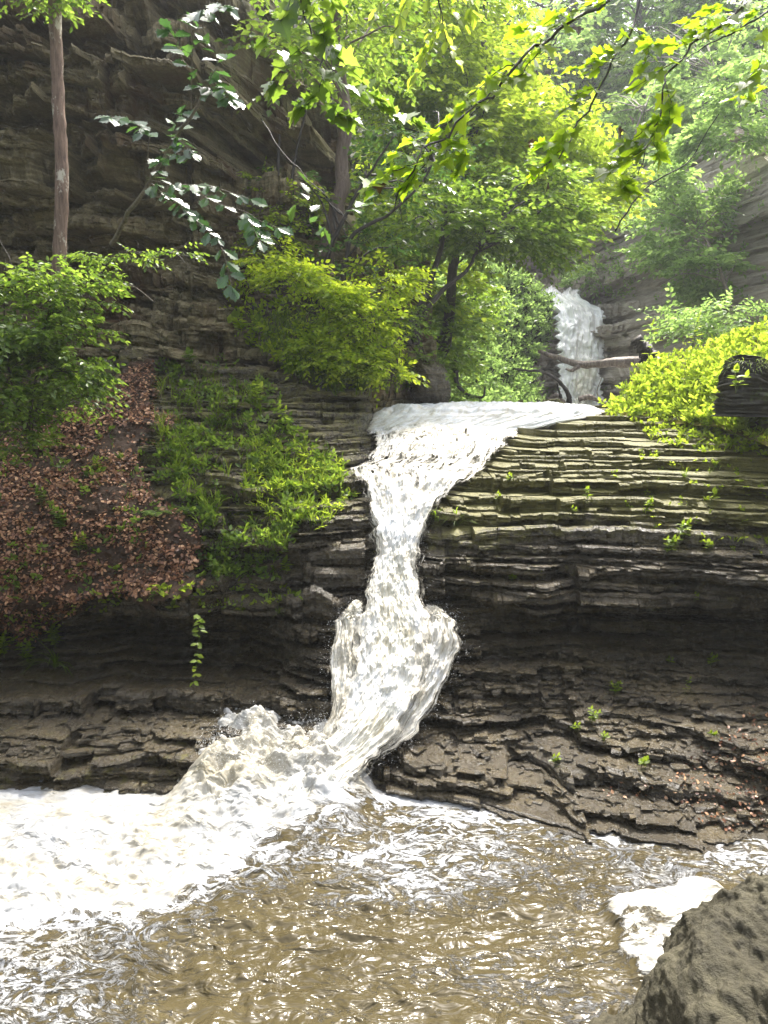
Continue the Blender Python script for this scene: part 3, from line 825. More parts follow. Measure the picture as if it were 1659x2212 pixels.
for _ in range(12):
    pj[1:-1, 1:-1] = (pj[1:-1, 1:-1] * 2 + pj[:-2, 1:-1] + pj[2:, 1:-1] + pj[1:-1, :-2] + pj[1:-1, 2:]) / 6
dens = np.maximum.reduce([white * 1.05, streak, foam_glint, pj * (.66 + .35 * fbm(x * 3, y * 5, seed=96))])
for (a, b, c, d, w, v) in ((1200, 1768, 1330, 1822, 9, .8), (760, 1712, 1060, 1740, 14, .62), (1330, 1822, 1500, 1835, 5, .5)):
    tq = np.clip((px - a) / (c - a), 0, 1); q = np.hypot(np.maximum(0, np.maximum(a - px, px - c)), py - (b + (d - b) * tq) + 6 * fbm(x * 4, y, seed=5))
    dens = np.maximum(dens, v * smooth(w * 2, 0, q))
calm = 1 - np.clip(white + pj, 0, 1)
cx, cyy = x + .25 * fbm(x * .9, y * 1.1, seed=81), y + .25 * fbm(x, y * 1.2, seed=82)
wave = .034 * fbm(cx * 1.7, cyy * 3.0, seed=83, oct=6, gain=.58) + .020 * ridged(cx * 2.8, cyy * 5.5, seed=84, oct=5) + .005 * fbm(cx * 9, cyy * 16, seed=85, oct=3)
wave *= .75 + .8 * smooth(1100, 300, px)
boil = .09 * fbm(x * 1.6, y * 2.2, seed=86, oct=6, gain=.62) + .045 * ridged(x * 2.6, y * 3.6, seed=87, oct=5) + .045 * fbm(x * 7, y * 9, seed=88, oct=5, gain=.65)
hm = (.40 + .07 * fbm(x * 1.9, y * 1.2, seed=92)) * smooth(-2.35, -1.75, x) * smooth(.0, -.5, x) * smooth(6.5, 7.9, y) + 0 * x
z = -4.0 + wave * calm + boil * np.clip(white, 0, 1) * (1 + hm * 1.5) * (.35 + .65 * smooth(7.6, 6.4, y) + .6 * smooth(.02, .3, hm)) + hm * (1 + .25 * fbm(x * 2.4, y * 3, seed=89)) + pj * (.05 + .05 * ridged(x * 4, y * 5, seed=90))
o = mesh_obj('pool_water', np.stack([x, y, z], -1).reshape(-1, 3), grid_faces(ny, nx), M_POOL, None, True)
attr(o, 'foam', dens); attr(o, 'cream', np.clip(.45 + .9 * fbm(x * 1.0, y * 1.4, seed=91, oct=3), 0, 1) * white * smooth(900, 200, px * .6 + (py - 1600)) + .55 * pj)
struct(o)
pool = o

# thrown drops along the fall and over the foam: nobody could count them
rg = np.random.default_rng(7)
DR = []
def drops(P, n, spread, up=0.0, s=(.0012, .003)):
    P = P.reshape(-1, 3); k = rg.integers(0, len(P), n)
    q = P[k] + rg.normal(size=(n, 3)) * np.array(spread); q[:, 2] += up * rg.random(n) ** 2
    DR.append((q, rg.uniform(s[0], s[1], n) * rg.choice([1, 1, 1.6], n)))
drops(SP2[:, :8], 350, (.05, .05, .05)); drops(FP[430:, -8:], 300, (.07, .06, .06)); drops(SPp[:, -12:], 500, (.06, .05, .06), .05)
drops(FP[100:300, :6], 90, (.03, .04, .03)); drops(FP[60:300, -6:], 90, (.02, .03, .02))
m_ = (hm > .25) & (y < 8.1)
drops(np.stack([x, y, z], -1)[m_], 3500, (.05, .05, .06), .28)
q = np.concatenate([d[0] for d in DR]); s_ = np.concatenate([d[1] for d in DR])
oct_v = np.array([(1, 0, 0), (-1, 0, 0), (0, 1, 0), (0, -1, 0), (0, 0, 1.5), (0, 0, -1.5)], float)
oct_f = np.array([(0, 2, 4), (2, 1, 4), (1, 3, 4), (3, 0, 4), (2, 0, 5), (1, 2, 5), (3, 1, 5), (0, 3, 5)])
VV = (q[:, None] + oct_v[None] * s_[:, None, None]).reshape(-1, 3)
FF = (oct_f[None] + (np.arange(len(q)) * 6)[:, None, None]).reshape(-1, 3)
sp = mesh_obj('water_spray', VV, FF, M_DROP, None, True)
tag(sp, 'fine white spray thrown up along the edges of the cascade', 'spray', kind='stuff')

# ------------------------------------------------------------------ where a sight line meets the ground
def bvh_of(obs):
    vs, fs, n = [], [], 0
    for o in obs:
        c = np.empty(len(o.data.vertices) * 3, dtype=np.float32); o.data.vertices.foreach_get("co", c)
        f = np.empty(len(o.data.loops), dtype=np.int32); o.data.loops.foreach_get("vertex_index", f)
        vs.append(c.reshape(-1, 3)); fs.append(f.reshape(-1, 4) + n); n += len(c) // 3
    return BVHTree.FromPolygons(np.concatenate(vs).tolist(), np.concatenate(fs).tolist())
B_NEAR = bvh_of([rock_r, rock_l, cliff, litter_ground, bank_r])
B_FAR = bvh_of([far, hill_l])
def hit(px, py, tree=None):
    d = wv(px, py, 1.0).normalized()
    h = (tree or B_NEAR).ray_cast(Vector((0, 0, 0)), d, 120)
    return (h[0], h[1]) if h[0] is not None else (None, None)

def scatter(poly, n, rg, tree=None, dens=None):
    poly = np.array(poly, float); lo, hi = poly.min(0), poly.max(0)
    P, Nn = [], []
    tries = 0
    while len(P) < n and tries < n * 6:
        a, b = rg.uniform(lo[0], hi[0]), rg.uniform(lo[1], hi[1]); tries += 1
        if not poly_in(np.array([a]), np.array([b]), poly)[0]: continue
        if dens is not None and rg.random() > dens(a, b): continue
        h, nn = hit(a, b, tree)
        if h is None: continue
        if nn.y > 0 and abs(nn.z) < .5: nn = -nn
        P.append(h[:]); Nn.append(nn[:])
    return np.array(P), np.array(Nn)

# fallen leaves on the slope
rg = np.random.default_rng(21)
def litter(name, poly, n, size, label, matl=LITTER, bare=True):
    dn = (lambda a, b: 1.0 if fbm(a * .016, b * .03, seed=15) > -.22 else .10) if bare else None
    P, Nn = scatter(poly, n, rg, dens=dn)
    Lv = Leaves()
    nn = unit(np.array([0, -.45, .8]) + .45 * rg.normal(size=P.shape))
    d = unit(np.cross(nn, rg.normal(size=P.shape)))
    Lv.add(P + nn * rg.uniform(.005, .04, len(P))[:, None], d, nn, size * rg.uniform(.6, 1.4, len(P)))
    o = Lv.build(name, 'ovate', matl, wide=1.2)
    return tag(o, label, 'leaf litter', kind='stuff')
litter('leaf_litter', LITTER_POLY, 21000, .047, 'brown and russet fallen leaves carpeting the left slope')
litter('leaf_litter', [(1480, 1640), (1659, 1500), (1659, 1790), (1560, 1800), (1440, 1730), (1290, 1720), (1330, 1690), (1450, 1690)], 380, .036, 'dark wet leaf debris in the corner of the right bank', bare=False)

def debris(name, label, poly, n, size, mat):
    P, Nn = scatter(poly, n, rg)
    c = np.array([(-1, -1, -1), (1, -1, -1), (1, 1, -1), (-1, 1, -1), (-1, -1, 1), (1, -1, 1), (1, 1, 1), (-1, 1, 1)], float)
    f = np.array([(0, 3, 2, 1), (4, 5, 6, 7), (0, 1, 5, 4), (1, 2, 6, 5), (2, 3, 7, 6), (3, 0, 4, 7)])
    m = len(P); a = rg.uniform(0, 6.28, m)
    q = c[None] * (1 + .35 * rg.normal(size=(m, 8, 3)) * .6) * np.stack([rg.uniform(.5, 1.6, m), rg.uniform(.4, 1, m), rg.uniform(.12, .35, m)], 1)[:, None] * (size * rg.uniform(.3, 1.3, m) ** 1.5)[:, None, None]
    X = q[..., 0] * np.cos(a)[:, None] - q[..., 1] * np.sin(a)[:, None]; Y = q[..., 0] * np.sin(a)[:, None] + q[..., 1] * np.cos(a)[:, None]
    V = np.stack([X, Y, q[..., 2]], -1) + P[:, None] + [0, 0, size * .15]
    o = mesh_obj(name, V.reshape(-1, 3), (f[None] + (np.arange(m) * 8)[:, None, None]).reshape(-1, 4), mat)
    attr(o, 'moss', np.full(m * 8, .1))
    return tag(o, label, 'rubble', kind='stuff')
debris('rock_chips', 'broken shale chips lying on the right ledges', [(1000, 1400), (1300, 1400), (1659, 1450), (1659, 1800), (1300, 1760), (900, 1700), (880, 1600)], 700, .055, M_ROCK)
debris('rock_chips', 'flat shale chips lying on the lower left shelf', [(0, 1530), (500, 1480), (690, 1400), (660, 1560), (400, 1620), (0, 1650)], 260, .05, M_ROCK)
tw_ = Tubes()
Pq, Nq = scatter(LITTER_POLY, 170, rg)
for k in range(len(Pq)):
    dq = unit(rg.normal(size=3) * [1, .6, .25]); lq = rg.uniform(.08, .4)
    tw_.add([Pq[k] - dq * lq / 2 + [0, -.02, .03], Pq[k] + [0, -.02, .05], Pq[k] + dq * lq / 2 + rg.normal(size=3) * .02 + [0, -.02, .03]], [.004, .004, .002], 4, cap=False)
tag(tw_.build('fallen_twigs', BARK_D), 'thin dead twigs strewn through the leaf litter', 'twigs', kind='stuff')

# ------------------------------------------------------------------ plants
TPL['blade'] = (np.array([(0, .018, 0), (0, -.018, 0), (.35, .02, .12), (.35, -.02, .12), (.7, .014, .06), (.7, -.014, .06), (1.0, 0, -.16)], float),
                np.array([(0, 1, 3), (0, 3, 2), (2, 3, 5), (2, 5, 4), (4, 5, 6)]))

def herb_mass(name, label, cat, poly, n, h, nleaf, size, kind, mat, rg, tree=None, kindv='stuff', droop=.5, out=.5, dens=None, lean=(0, -.3)):
    """many small leafy stems rooted where they stand"""
    P, Nn = scatter(poly, n, rg, tree, dens)
    Lv = Leaves()
    D = unit(np.array([lean[0], lean[1], 1.0]) + out * rg.normal(size=P.shape) * np.array([1, .8, .35]))
    sprays(Lv, rg, P - D * .02, D, h, nleaf, size, tilt=.9, droop=droop, flat=.35)
    o = Lv.build(name, kind, mat)
    return tag(o, label, cat, kind=kindv)

def grass_mass(name, label, poly, n, size, mat, rg, tree=None, dens=None, per=7):
    P, Nn = scatter(poly, n, rg, tree, dens)
    P = np.repeat(P, per, 0) + rg.normal(size=(len(P) * per, 3)) * .02
    Lv = Leaves()
    T = unit(np.array([0, -.35, .9]) + .5 * rg.normal(size=P.shape) * np.array([1, .6, .4]))
    Nn = unit(np.cross(T, np.cross(np.array([0, 0, 1.0]), T)) + .2 * rg.normal(size=P.shape)); Nn[Nn[:, 2] < 0] *= -1
    Lv.add(P, T, Nn, size * rg.uniform(.5, 1.3, len(P)))
    return tag(Lv.build(name, 'blade', mat), label, 'grass', kind='stuff')

rg = np.random.default_rng(33)
gap = lambda a, b: 1.0 if fbm(a * .014, b * .022, seed=25) > .0 else .12
# left bank cover
grass_mass('bank_grass', 'fine pale green grass drooping over the left bank ledges', [(350, 830), (460, 790), (560, 850), (600, 950), (690, 975), (745, 1040), (770, 1120), (640, 1150), (600, 1230), (480, 1260), (420, 1150), (400, 1060), (340, 1000)], 260, .26, GRASS, rg, dens=gap)
herb_mass('undergrowth', 'small leafy ground plants covering the left bank between ledges', 'undergrowth', [(340, 790), (470, 780), (590, 840), (640, 940), (740, 1000), (765, 1100), (640, 1140), (600, 1250), (440, 1260), (410, 1120), (350, 1040), (330, 980), (400, 900)], 760, .30, 6, .085, 'ovate', MID, rg, dens=gap)
herb_mass('undergrowth', 'bright tangle of weeds on the lit shelf beside the cascade', 'undergrowth', [(560, 960), (640, 960), (740, 1010), (760, 1080), (700, 1140), (600, 1140), (520, 1060)], 260, .25, 8, .085, 'lance', LIME, rg)
herb_mass('undergrowth', 'loose sprigs and seedlings scattered through the leaf litter slope', 'undergrowth', [(0, 980), (250, 880), (400, 900), (420, 1150), (300, 1260), (0, 1330)], 130, .22, 6, .075, 'ovate', MID, rg, dens=lambda a, b: 1.0 if fbm(a * .02, b * .02, seed=41) > .1 else .15)
herb_mass('undergrowth', 'small plants trailing along the lip over the black undercut', 'undergrowth', [(0, 1330), (200, 1280), (450, 1250), (640, 1260), (640, 1300), (200, 1320), (0, 1420)], 90, .2, 6, .075, 'ovate', LIME, rg, droop=.9)
# the lit ledge above the dark recess
herb_mass('undergrowth', 'bright lime weeds tumbling over the lit ledge above the recess', 'undergrowth', [(520, 560), (600, 560), (700, 600), (800, 680), (900, 800), (880, 850), (760, 850), (640, 800), (520, 740), (500, 640)], 520, .34, 7, .105, 'ovate', LIME_LIT, rg, out=.7)
grass_mass('ledge_grass', 'hanging lime grass along the lip of the lit ledge', [(600, 690), (700, 700), (860, 780), (890, 850), (760, 860), (640, 830), (560, 760)], 330, .34, GRASS, rg)
# right bank cover
herb_mass('undergrowth', 'dense bright yellow-green weeds crowding the right bank top', 'undergrowth', [(1300, 900), (1340, 850), (1372, 805), (1450, 775), (1560, 740), (1659, 705), (1700, 900), (1600, 935), (1450, 905)], 1200, .36, 8, .10, 'ovate', LIME, rg, out=.55)
herb_mass('undergrowth', 'yellow-green weeds trailing onto the mossy slab', 'undergrowth', [(1370, 910), (1500, 900), (1659, 930), (1659, 985), (1520, 975), (1420, 965)], 190, .16, 6, .075, 'ovate', LIME, rg)
herb_mass('undergrowth', 'sparse seedlings in the cracks of the upper right ledges', 'undergrowth', [(1300, 960), (1659, 980), (1659, 1200), (1500, 1190), (1350, 1100)], 80, .10, 5, .05, 'ovate', LIME, rg)
# far green slope
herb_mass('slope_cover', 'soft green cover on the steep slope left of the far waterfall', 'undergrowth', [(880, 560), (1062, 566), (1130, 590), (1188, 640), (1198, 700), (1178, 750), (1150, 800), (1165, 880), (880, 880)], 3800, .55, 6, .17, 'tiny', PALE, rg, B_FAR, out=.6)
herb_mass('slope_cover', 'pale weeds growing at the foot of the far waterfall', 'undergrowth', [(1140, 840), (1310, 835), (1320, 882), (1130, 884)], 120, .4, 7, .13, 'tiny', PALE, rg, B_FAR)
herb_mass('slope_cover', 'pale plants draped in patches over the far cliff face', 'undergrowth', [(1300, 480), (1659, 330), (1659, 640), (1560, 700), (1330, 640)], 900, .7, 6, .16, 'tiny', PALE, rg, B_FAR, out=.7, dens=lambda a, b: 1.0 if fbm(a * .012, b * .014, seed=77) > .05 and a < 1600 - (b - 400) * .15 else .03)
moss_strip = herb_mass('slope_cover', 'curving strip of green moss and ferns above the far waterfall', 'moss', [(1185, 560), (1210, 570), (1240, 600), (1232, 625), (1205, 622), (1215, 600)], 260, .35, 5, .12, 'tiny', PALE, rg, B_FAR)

# ------------------------------------------------------------------ trees
def tree(name, label, cat, stems, blobs, mat, bark, rg, kind='tiny', size=.13, nleaf=9, slen=.55, group=None, tilt=.3, droop=.25, seed=1, cs=.8, clump=.5, limb=.02, tw=.0035, part='crown', twigs=True):
    base = wv(*stems[0][0][0])
    root = empty(name, base, label, cat, group)
    if kind == 'tiny': size *= 1.35; nsc = .62
    else: nsc = .8
    tb = Tubes(); allp = []
    for st in stems:
        pts, r0, r1 = st
        P = curve_pts([wv(*p) for p in pts], 26, .06 * r0 / .1, seed)
        tb.add(P, np.linspace(r0, r1, 26) * (1 + .35 * np.exp(-np.arange(26) * .9)), 10, .12, seed)
        allp.append(P)
    A = np.concatenate(allp)
    tz = Tubes(); Lv = Leaves()
    for bi, (bx, by, bY, rx, ry, rz, n) in enumerate(blobs):
        c = np.array(wv(bx, by, bY)[:])
        k = np.argmin(np.linalg.norm(A - c, axis=1) + np.maximum(0, A[:, 2] - c[2]) * 2)
        for q in range(4):
            e = c + rg.normal(size=3) * np.array([rx, ry, rz]) * .55
            m = (A[k] + e) / 2 + np.array([0, 0, .12]) * np.linalg.norm(A[k] - e) + rg.normal(size=3) * .1
            C = curve_pts([A[max(0, k - q)], m, e], 12, .05, seed + q + bi)
            tb.add(C, np.linspace(limb * 1.2, limb * .25, 12), 5, cap=False)
        p = blob_pts(rg, c, (rx, ry, rz), int(n * nsc), clump, cs, seed + bi)
        o_ = unit(p - c) * np.array([1, 1, .35]) + .6 * rg.normal(size=p.shape) * np.array([1, 1, .3]) + np.array([0, 0, .1])
        sprays(Lv, rg, p, o_, slen, nleaf, size, tilt, droop, tubes=tb if twigs else None, trad=tw)
    tb.build('trunk', bark, root, base)
    cr = Lv.build(part, kind, mat, root, base)
    return root

rg = np.random.default_rng(44)
tree('tree', 'tall brown-barked tree rising past the cliff corner, its bare trunk leaning at the foot', 'tree',
     [([(690, 590, 14.0), (715, 500, 14.0), (742, 400, 14.0), (744, 250, 14.1), (735, 100, 14.1), (733, -300, 14.2)], .15, .085)],
     [(770, 90, 14.6, 1.2, 1.0, .8, 240), (860, 200, 19, 1.7, 1.4, 1.1, 330), (660, -40, 14, 1.0, 1.0, .8, 160), (900, 20, 19, 1.8, 1.4, 1.2, 330), (620, 120, 13.2, .45, .5, .5, 60)],
     MID, bark_mat('brown_tree_bark', (.08, .055, .042), (.20, .145, .11)), rg, size=.125, slen=.6, seed=5)
tree('tree', 'dark leaning twin-stemmed tree rooted on the rock beside the upper stream', 'tree',
     [([(872, 742, 14.6), (890, 690, 14.7), (925, 620, 14.9), (955, 520, 15.2), (970, 430, 15.4)], .085, .03), ([(893, 742, 14.7), (905, 690, 14.7), (950, 630, 14.8), (1012, 578, 15.0), (1050, 510, 15.4)], .07, .02)],
     [(930, 480, 15.4, 1.2, 1.0, .7, 300), (1040, 470, 15.8, 1.1, 1.0, .6, 300), (1140, 520, 16.2, .9, .8, .42, 220), (1120, 420, 16.6, 1.1, 1.0, .6, 280), (1220, 480, 17, .75, .8, .35, 150)],
     MID, BARK_D, rg, size=.12, slen=.55, seed=8)
tree('tree', 'crooked black sapling with forked bare stems in front of the brown trunk', 'tree',
     [([(738, 625, 13.4), (748, 560, 13.4), (765, 505, 13.4), (850, 455, 13.4), (905, 400, 13.4), (935, 350, 13.4)], .045, .012), ([(696, 590, 13.5), (730, 500, 13.5), (775, 410, 13.4), (815, 350, 13.3), (852, 290, 13.2)], .04, .012)],
     [(840, 400, 14.0, .9, .7, .6, 70), (800, 560, 14.0, .75, .6, .6, 60), (900, 320, 14.4, .9, .8, .6, 90), (640, 420, 14.3, .5, .5, .45, 60)],
     DEEP, BARK_D, rg, size=.11, slen=.5, seed=9)
tree('tree', 'broad lime-green beech spreading in layered sprays across the middle of the gorge', 'tree',
     [([(960, 760, 18.5), (975, 600, 18.5), (1000, 400, 19), (1040, 150, 19.5), (1050, -100, 20)], .13, .05)],
     [(1000, 300, 18.5, 1.7, 1.4, 1.0, 420), (1130, 300, 19, 1.6, 1.4, .9, 420), (1230, 400, 19.5, 1.3, 1.2, .7, 330), (1080, 180, 20, 1.6, 1.4, .9, 330), (960, 150, 19, 1.5, 1.4, 1.0, 350), (1180, 470, 18.5, 1.0, 1.0, .5, 220), (1010, 420, 18, 1.2, 1.0, .8, 260)],
     LIME, BARK_D, rg, size=.16, slen=.75, seed=13, cs=1.1)
tree('tree', 'yellow-green tree high above the cliff corner filling the top centre', 'tree',
     [([(860, 700, 22), (850, 400, 22), (880, 100, 22), (890, -300, 22)], .15, .08)],
     [(880, 120, 21, 1.8, 1.5, 1.3, 420), (820, 330, 21, 1.6, 1.4, 1.3, 380), (980, -30, 21, 2.0, 1.6, 1.1, 400), (780, 480, 19, 1.0, 1.2, 1.0, 260), (900, 600, 19, 1.3, 1.2, 1.0, 330)],
     LIME, BARK_D, rg, size=.17, slen=.75, seed=17, cs=1.1)
tree('tree', 'shaded bushy tree low behind the twin stems, over the green slope', 'tree',
     [([(940, 870, 19), (930, 780, 19), (960, 700, 19.5)], .07, .03)],
     [(940, 720, 19, 1.0, .9, 1.0, 300), (1000, 650, 21, 1.1, 1.0, .8, 280), (990, 800, 20, .7, .8, .6, 170)],
     MID, BARK_D, rg, size=.14, slen=.55, seed=19)

# shrubs and trees on and above the far cliff
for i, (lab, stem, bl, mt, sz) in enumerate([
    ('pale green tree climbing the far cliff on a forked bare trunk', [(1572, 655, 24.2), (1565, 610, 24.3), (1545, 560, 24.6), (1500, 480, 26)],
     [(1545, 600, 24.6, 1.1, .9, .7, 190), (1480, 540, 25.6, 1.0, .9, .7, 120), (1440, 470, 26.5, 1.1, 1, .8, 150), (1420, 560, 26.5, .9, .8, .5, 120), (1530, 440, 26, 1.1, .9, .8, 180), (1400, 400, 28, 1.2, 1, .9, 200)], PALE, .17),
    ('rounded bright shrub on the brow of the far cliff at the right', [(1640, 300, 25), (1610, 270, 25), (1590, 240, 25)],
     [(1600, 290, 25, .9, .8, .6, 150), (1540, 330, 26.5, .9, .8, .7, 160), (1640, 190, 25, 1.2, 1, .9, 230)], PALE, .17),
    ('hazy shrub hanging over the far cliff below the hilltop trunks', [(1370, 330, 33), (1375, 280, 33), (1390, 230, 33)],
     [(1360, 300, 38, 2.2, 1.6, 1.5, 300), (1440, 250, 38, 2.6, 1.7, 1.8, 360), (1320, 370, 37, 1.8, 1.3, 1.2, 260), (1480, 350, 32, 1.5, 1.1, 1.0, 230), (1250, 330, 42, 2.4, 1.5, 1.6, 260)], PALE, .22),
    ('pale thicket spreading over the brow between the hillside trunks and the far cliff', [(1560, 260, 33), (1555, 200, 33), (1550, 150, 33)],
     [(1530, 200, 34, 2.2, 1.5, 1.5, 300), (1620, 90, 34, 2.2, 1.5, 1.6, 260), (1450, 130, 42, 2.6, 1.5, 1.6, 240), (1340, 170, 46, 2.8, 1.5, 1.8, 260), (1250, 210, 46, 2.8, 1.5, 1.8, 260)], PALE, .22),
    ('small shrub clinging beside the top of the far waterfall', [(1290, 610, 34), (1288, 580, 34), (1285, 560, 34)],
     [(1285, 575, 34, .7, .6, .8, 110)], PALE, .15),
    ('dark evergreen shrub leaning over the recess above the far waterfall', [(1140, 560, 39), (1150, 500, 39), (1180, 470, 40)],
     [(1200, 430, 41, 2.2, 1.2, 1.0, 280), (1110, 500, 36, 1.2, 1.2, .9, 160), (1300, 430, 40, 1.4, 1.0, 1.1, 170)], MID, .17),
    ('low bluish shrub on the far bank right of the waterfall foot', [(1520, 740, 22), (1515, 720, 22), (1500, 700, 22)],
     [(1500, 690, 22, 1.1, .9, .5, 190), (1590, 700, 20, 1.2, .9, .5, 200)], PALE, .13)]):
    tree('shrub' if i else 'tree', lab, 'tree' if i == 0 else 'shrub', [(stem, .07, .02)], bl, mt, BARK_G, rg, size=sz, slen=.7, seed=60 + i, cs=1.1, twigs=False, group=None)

# hilltop woods: hazy straight trunks with their own crowns
spec = [(1185, 250, 44, .17, 'thin dark trunk on the far hillside, nearest the gap in the middle canopy'), (1243, 250, 47, .22, 'straight hazy trunk second from the gap on the far hillside'), (1278, 200, 49, .30, 'stout hazy trunk standing behind the maple sprays'),
        (1125, 130, 50, .18, 'slim trunk half lost behind the lime beech top'), (1390, 220, 46, .22, 'leaning grey trunk above the hanging shrub'), (1470, 150, 45, .26, 'tall hillside tree with sky beside its trunk'), (1512, 170, 44, .16, 'narrow tree right beside the tall sky-edged one'),
        (1575, 140, 42, .2, 'brownish trunk in the vines of the upper right corner'), (1640, 120, 40, .24, 'last tree of the ridge at the right edge of the view'), (1340, 170, 55, .2, 'far thin tree on the crest between two stouter ones'), (1430, 120, 57, .2, 'farthest pale trunk on the crest against the white sky'), (1060, 150, 55, .25, 'dim conifer filling the haze above the beech')]
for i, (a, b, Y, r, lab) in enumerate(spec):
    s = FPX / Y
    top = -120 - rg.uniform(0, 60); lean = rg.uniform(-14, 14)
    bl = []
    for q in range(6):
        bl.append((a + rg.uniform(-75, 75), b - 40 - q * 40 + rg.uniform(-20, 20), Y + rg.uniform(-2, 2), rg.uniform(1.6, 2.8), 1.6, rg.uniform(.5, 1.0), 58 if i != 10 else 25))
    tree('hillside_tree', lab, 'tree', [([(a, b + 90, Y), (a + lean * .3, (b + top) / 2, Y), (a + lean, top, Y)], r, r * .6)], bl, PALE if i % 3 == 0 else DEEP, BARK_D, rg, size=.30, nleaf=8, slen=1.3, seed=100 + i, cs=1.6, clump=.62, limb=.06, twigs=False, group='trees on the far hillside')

# left shrubs by the thin trunk
tree('shrub', 'big leafy shrub at the left edge around the foot of the thin trunk', 'shrub', [([(60, 930, 9.2), (80, 800, 9.1), (110, 660, 9.0)], .02, .008), ([(55, 935, 9.3), (20, 800, 9.0), (10, 650, 8.9)], .018, .006)],
     [(60, 690, 9.0, .55, .5, .42, 300), (160, 760, 9.0, .4, .4, .42, 230), (20, 820, 8.9, .42, .4, .4, 200), (180, 640, 9.2, .3, .3, .25, 80), (100, 620, 9.1, .4, .3, .2, 120), (-60, 740, 9, .4, .4, .5, 120)],
     MID, TWIG, rg, kind='ovate', size=.085, nleaf=9, slen=.32, seed=201, cs=.35, clump=.45, limb=.006, tw=.002)
tree('shrub', 'drooping lower shrub at the left edge above the leaf litter', 'shrub', [([(80, 990, 9.4), (70, 920, 9.3), (90, 850, 9.2)], .014, .006)],
     [(60, 890, 9.2, .4, .3, .28, 130), (150, 870, 9.3, .35, .3, .25, 80), (40, 950, 9.3, .3, .3, .18, 70)],
     MID, TWIG, rg, kind='ovate', size=.075, nleaf=8, slen=.3, seed=205, cs=.35, clump=.55, limb=.005, tw=.002)
tree('shrub', 'airy twig of small bright leaves right of the thin trunk', 'shrub', [([(170, 690, 9.6), (240, 560, 9.6), (300, 545, 9.6), (400, 545, 9.7)], .008, .003)],
     [(200, 545, 9.6, .24, .2, .1, 45), (300, 555, 9.6, .3, .2, .06, 34), (390, 545, 9.6, .2, .15, .04, 14), (220, 600, 9.5, .2, .2, .1, 35)],
     MID, TWIG, rg, kind='ovate', size=.07, nleaf=6, slen=.2, seed=206, cs=.3, limb=.003, tw=.0015)
# lit bushes on the middle ledge
for i, (lab, base, bl, mt) in enumerate([
    ('brightest yellow-green bush at the top of the lit ledge', (660, 690, 12.6), [(640, 600, 12.5, .5, .4, .3, 190), (700, 640, 12.5, .5, .4, .3, 190), (580, 560, 12.8, .35, .3, .3, 90)], LIME_LIT),
    ('sunlit bush in front of the black sapling foot', (800, 730, 12.8), [(790, 690, 12.7, .45, .4, .35, 170), (830, 600, 13.2, .5, .4, .35, 170), (740, 720, 12.6, .4, .3, .3, 130)], LIME_LIT),
    ('arching bush hanging over the dark recess at the ledge end', (840, 830, 12.9), [(840, 790, 12.8, .4, .35, .25, 140), (770, 790, 12.5, .4, .3, .25, 130), (690, 760, 12.4, .45, .3, .3, 150)], LIME_LIT),
    ('pale bush on the cliff foot between two bare black stems', (600, 560, 13.8), [(590, 500, 13.8, .5, .4, .4, 130), (640, 440, 14.0, .5, .4, .3, 120), (560, 400, 14.2, .3, .3, .25, 60)], LIME),
    ('mid green bush below the twin-stemmed tree', (930, 850, 14.6), [(920, 800, 14.6, .4, .4, .3, 110), (860, 690, 13.9, .4, .35, .3, 110), (960, 860, 15.5, .5, .4, .15, 90)], MID)]):
    x_, y_, Y_ = base
    tree('bush', lab, 'bush', [([(x_, y_ + 30, Y_), (x_ + 5, y_, Y_), (x_ + 10, y_ - 30, Y_)], .015, .006)], bl, mt, TWIG, rg, kind='ovate', size=.10, nleaf=8, slen=.35, seed=220 + i, cs=.4, limb=.006, tw=.002)

# broad-leaved plant and bright tall weeds: single herbs
def herb(name, label, cat, base, h, nst, npairs, size, kind, mat, rg, spread=.35, arch=.25, group=None, lean=(0, -.15), tip=True, r=.003):
    base = Vector(base)
    root = empty(name, base, label, cat, group)
    tb = Tubes(); Lv = Leaves()
    for k in range(nst):
        a = rg.uniform(0, 6.283); s = spread * rg.uniform(.3, 1) if nst > 1 else spread * .3
        d = np.array([math.cos(a) * s + lean[0], math.sin(a) * s * .7 + lean[1], 1.0]); d /= np.linalg.norm(d)
        hh = h * rg.uniform(.7, 1.1)
        e = np.array([d[0], d[1], 0]) * arch * hh
        P = curve_pts([base, np.array(base) + d * hh * .5, np.array(base) + d * hh * .85 + e - np.array([0, 0, arch * .3 * hh])], 9, .01, k)
        tb.add(P, np.linspace(r, r * .5, 9), 4, cap=False)
        for j in range(npairs):
            f = (j + 1.0) / npairs; q = P[min(8, int(1 + f * 7))]
            az = j * 1.9 + a
            for sg in (0, math.pi):
                t = np.array([math.cos(az + sg), math.sin(az + sg), .35 - .3 * rg.random()])
                Lv.add([q], unit(t), unit(np.array([0, 0, 1.0]) + .25 * rg.normal(size=3)), size * rg.uniform(.7, 1.15) * (1.1 - .45 * f))
        if tip: Lv.add([P[-1]], unit(np.array([.2, -.2, .8])), np.array([0, -1, .3]), size * .7)
    tb.build('stem', GREENSTEM, root, base); Lv.build('leaves', kind, mat, root, base)
    return root
GREENSTEM = leaf_mat('green_stem', (.06, .09, .02), (.08, .12, .02), (.10, .14, .03), .1)

def herb_at(px, py, label, h=.14, nst=3, np_=3, size=.06, kind='ovate', mat=None, name='rock_plant', cat='plant', group='small plants rooted in the rock ledges', **kw):
    hh, nn = hit(px, py)
    if hh is None: return
    herb(name, label, cat, hh, h * 1.25, nst, np_, size * 1.35, kind, mat or LIME, rg, group=group, **kw)

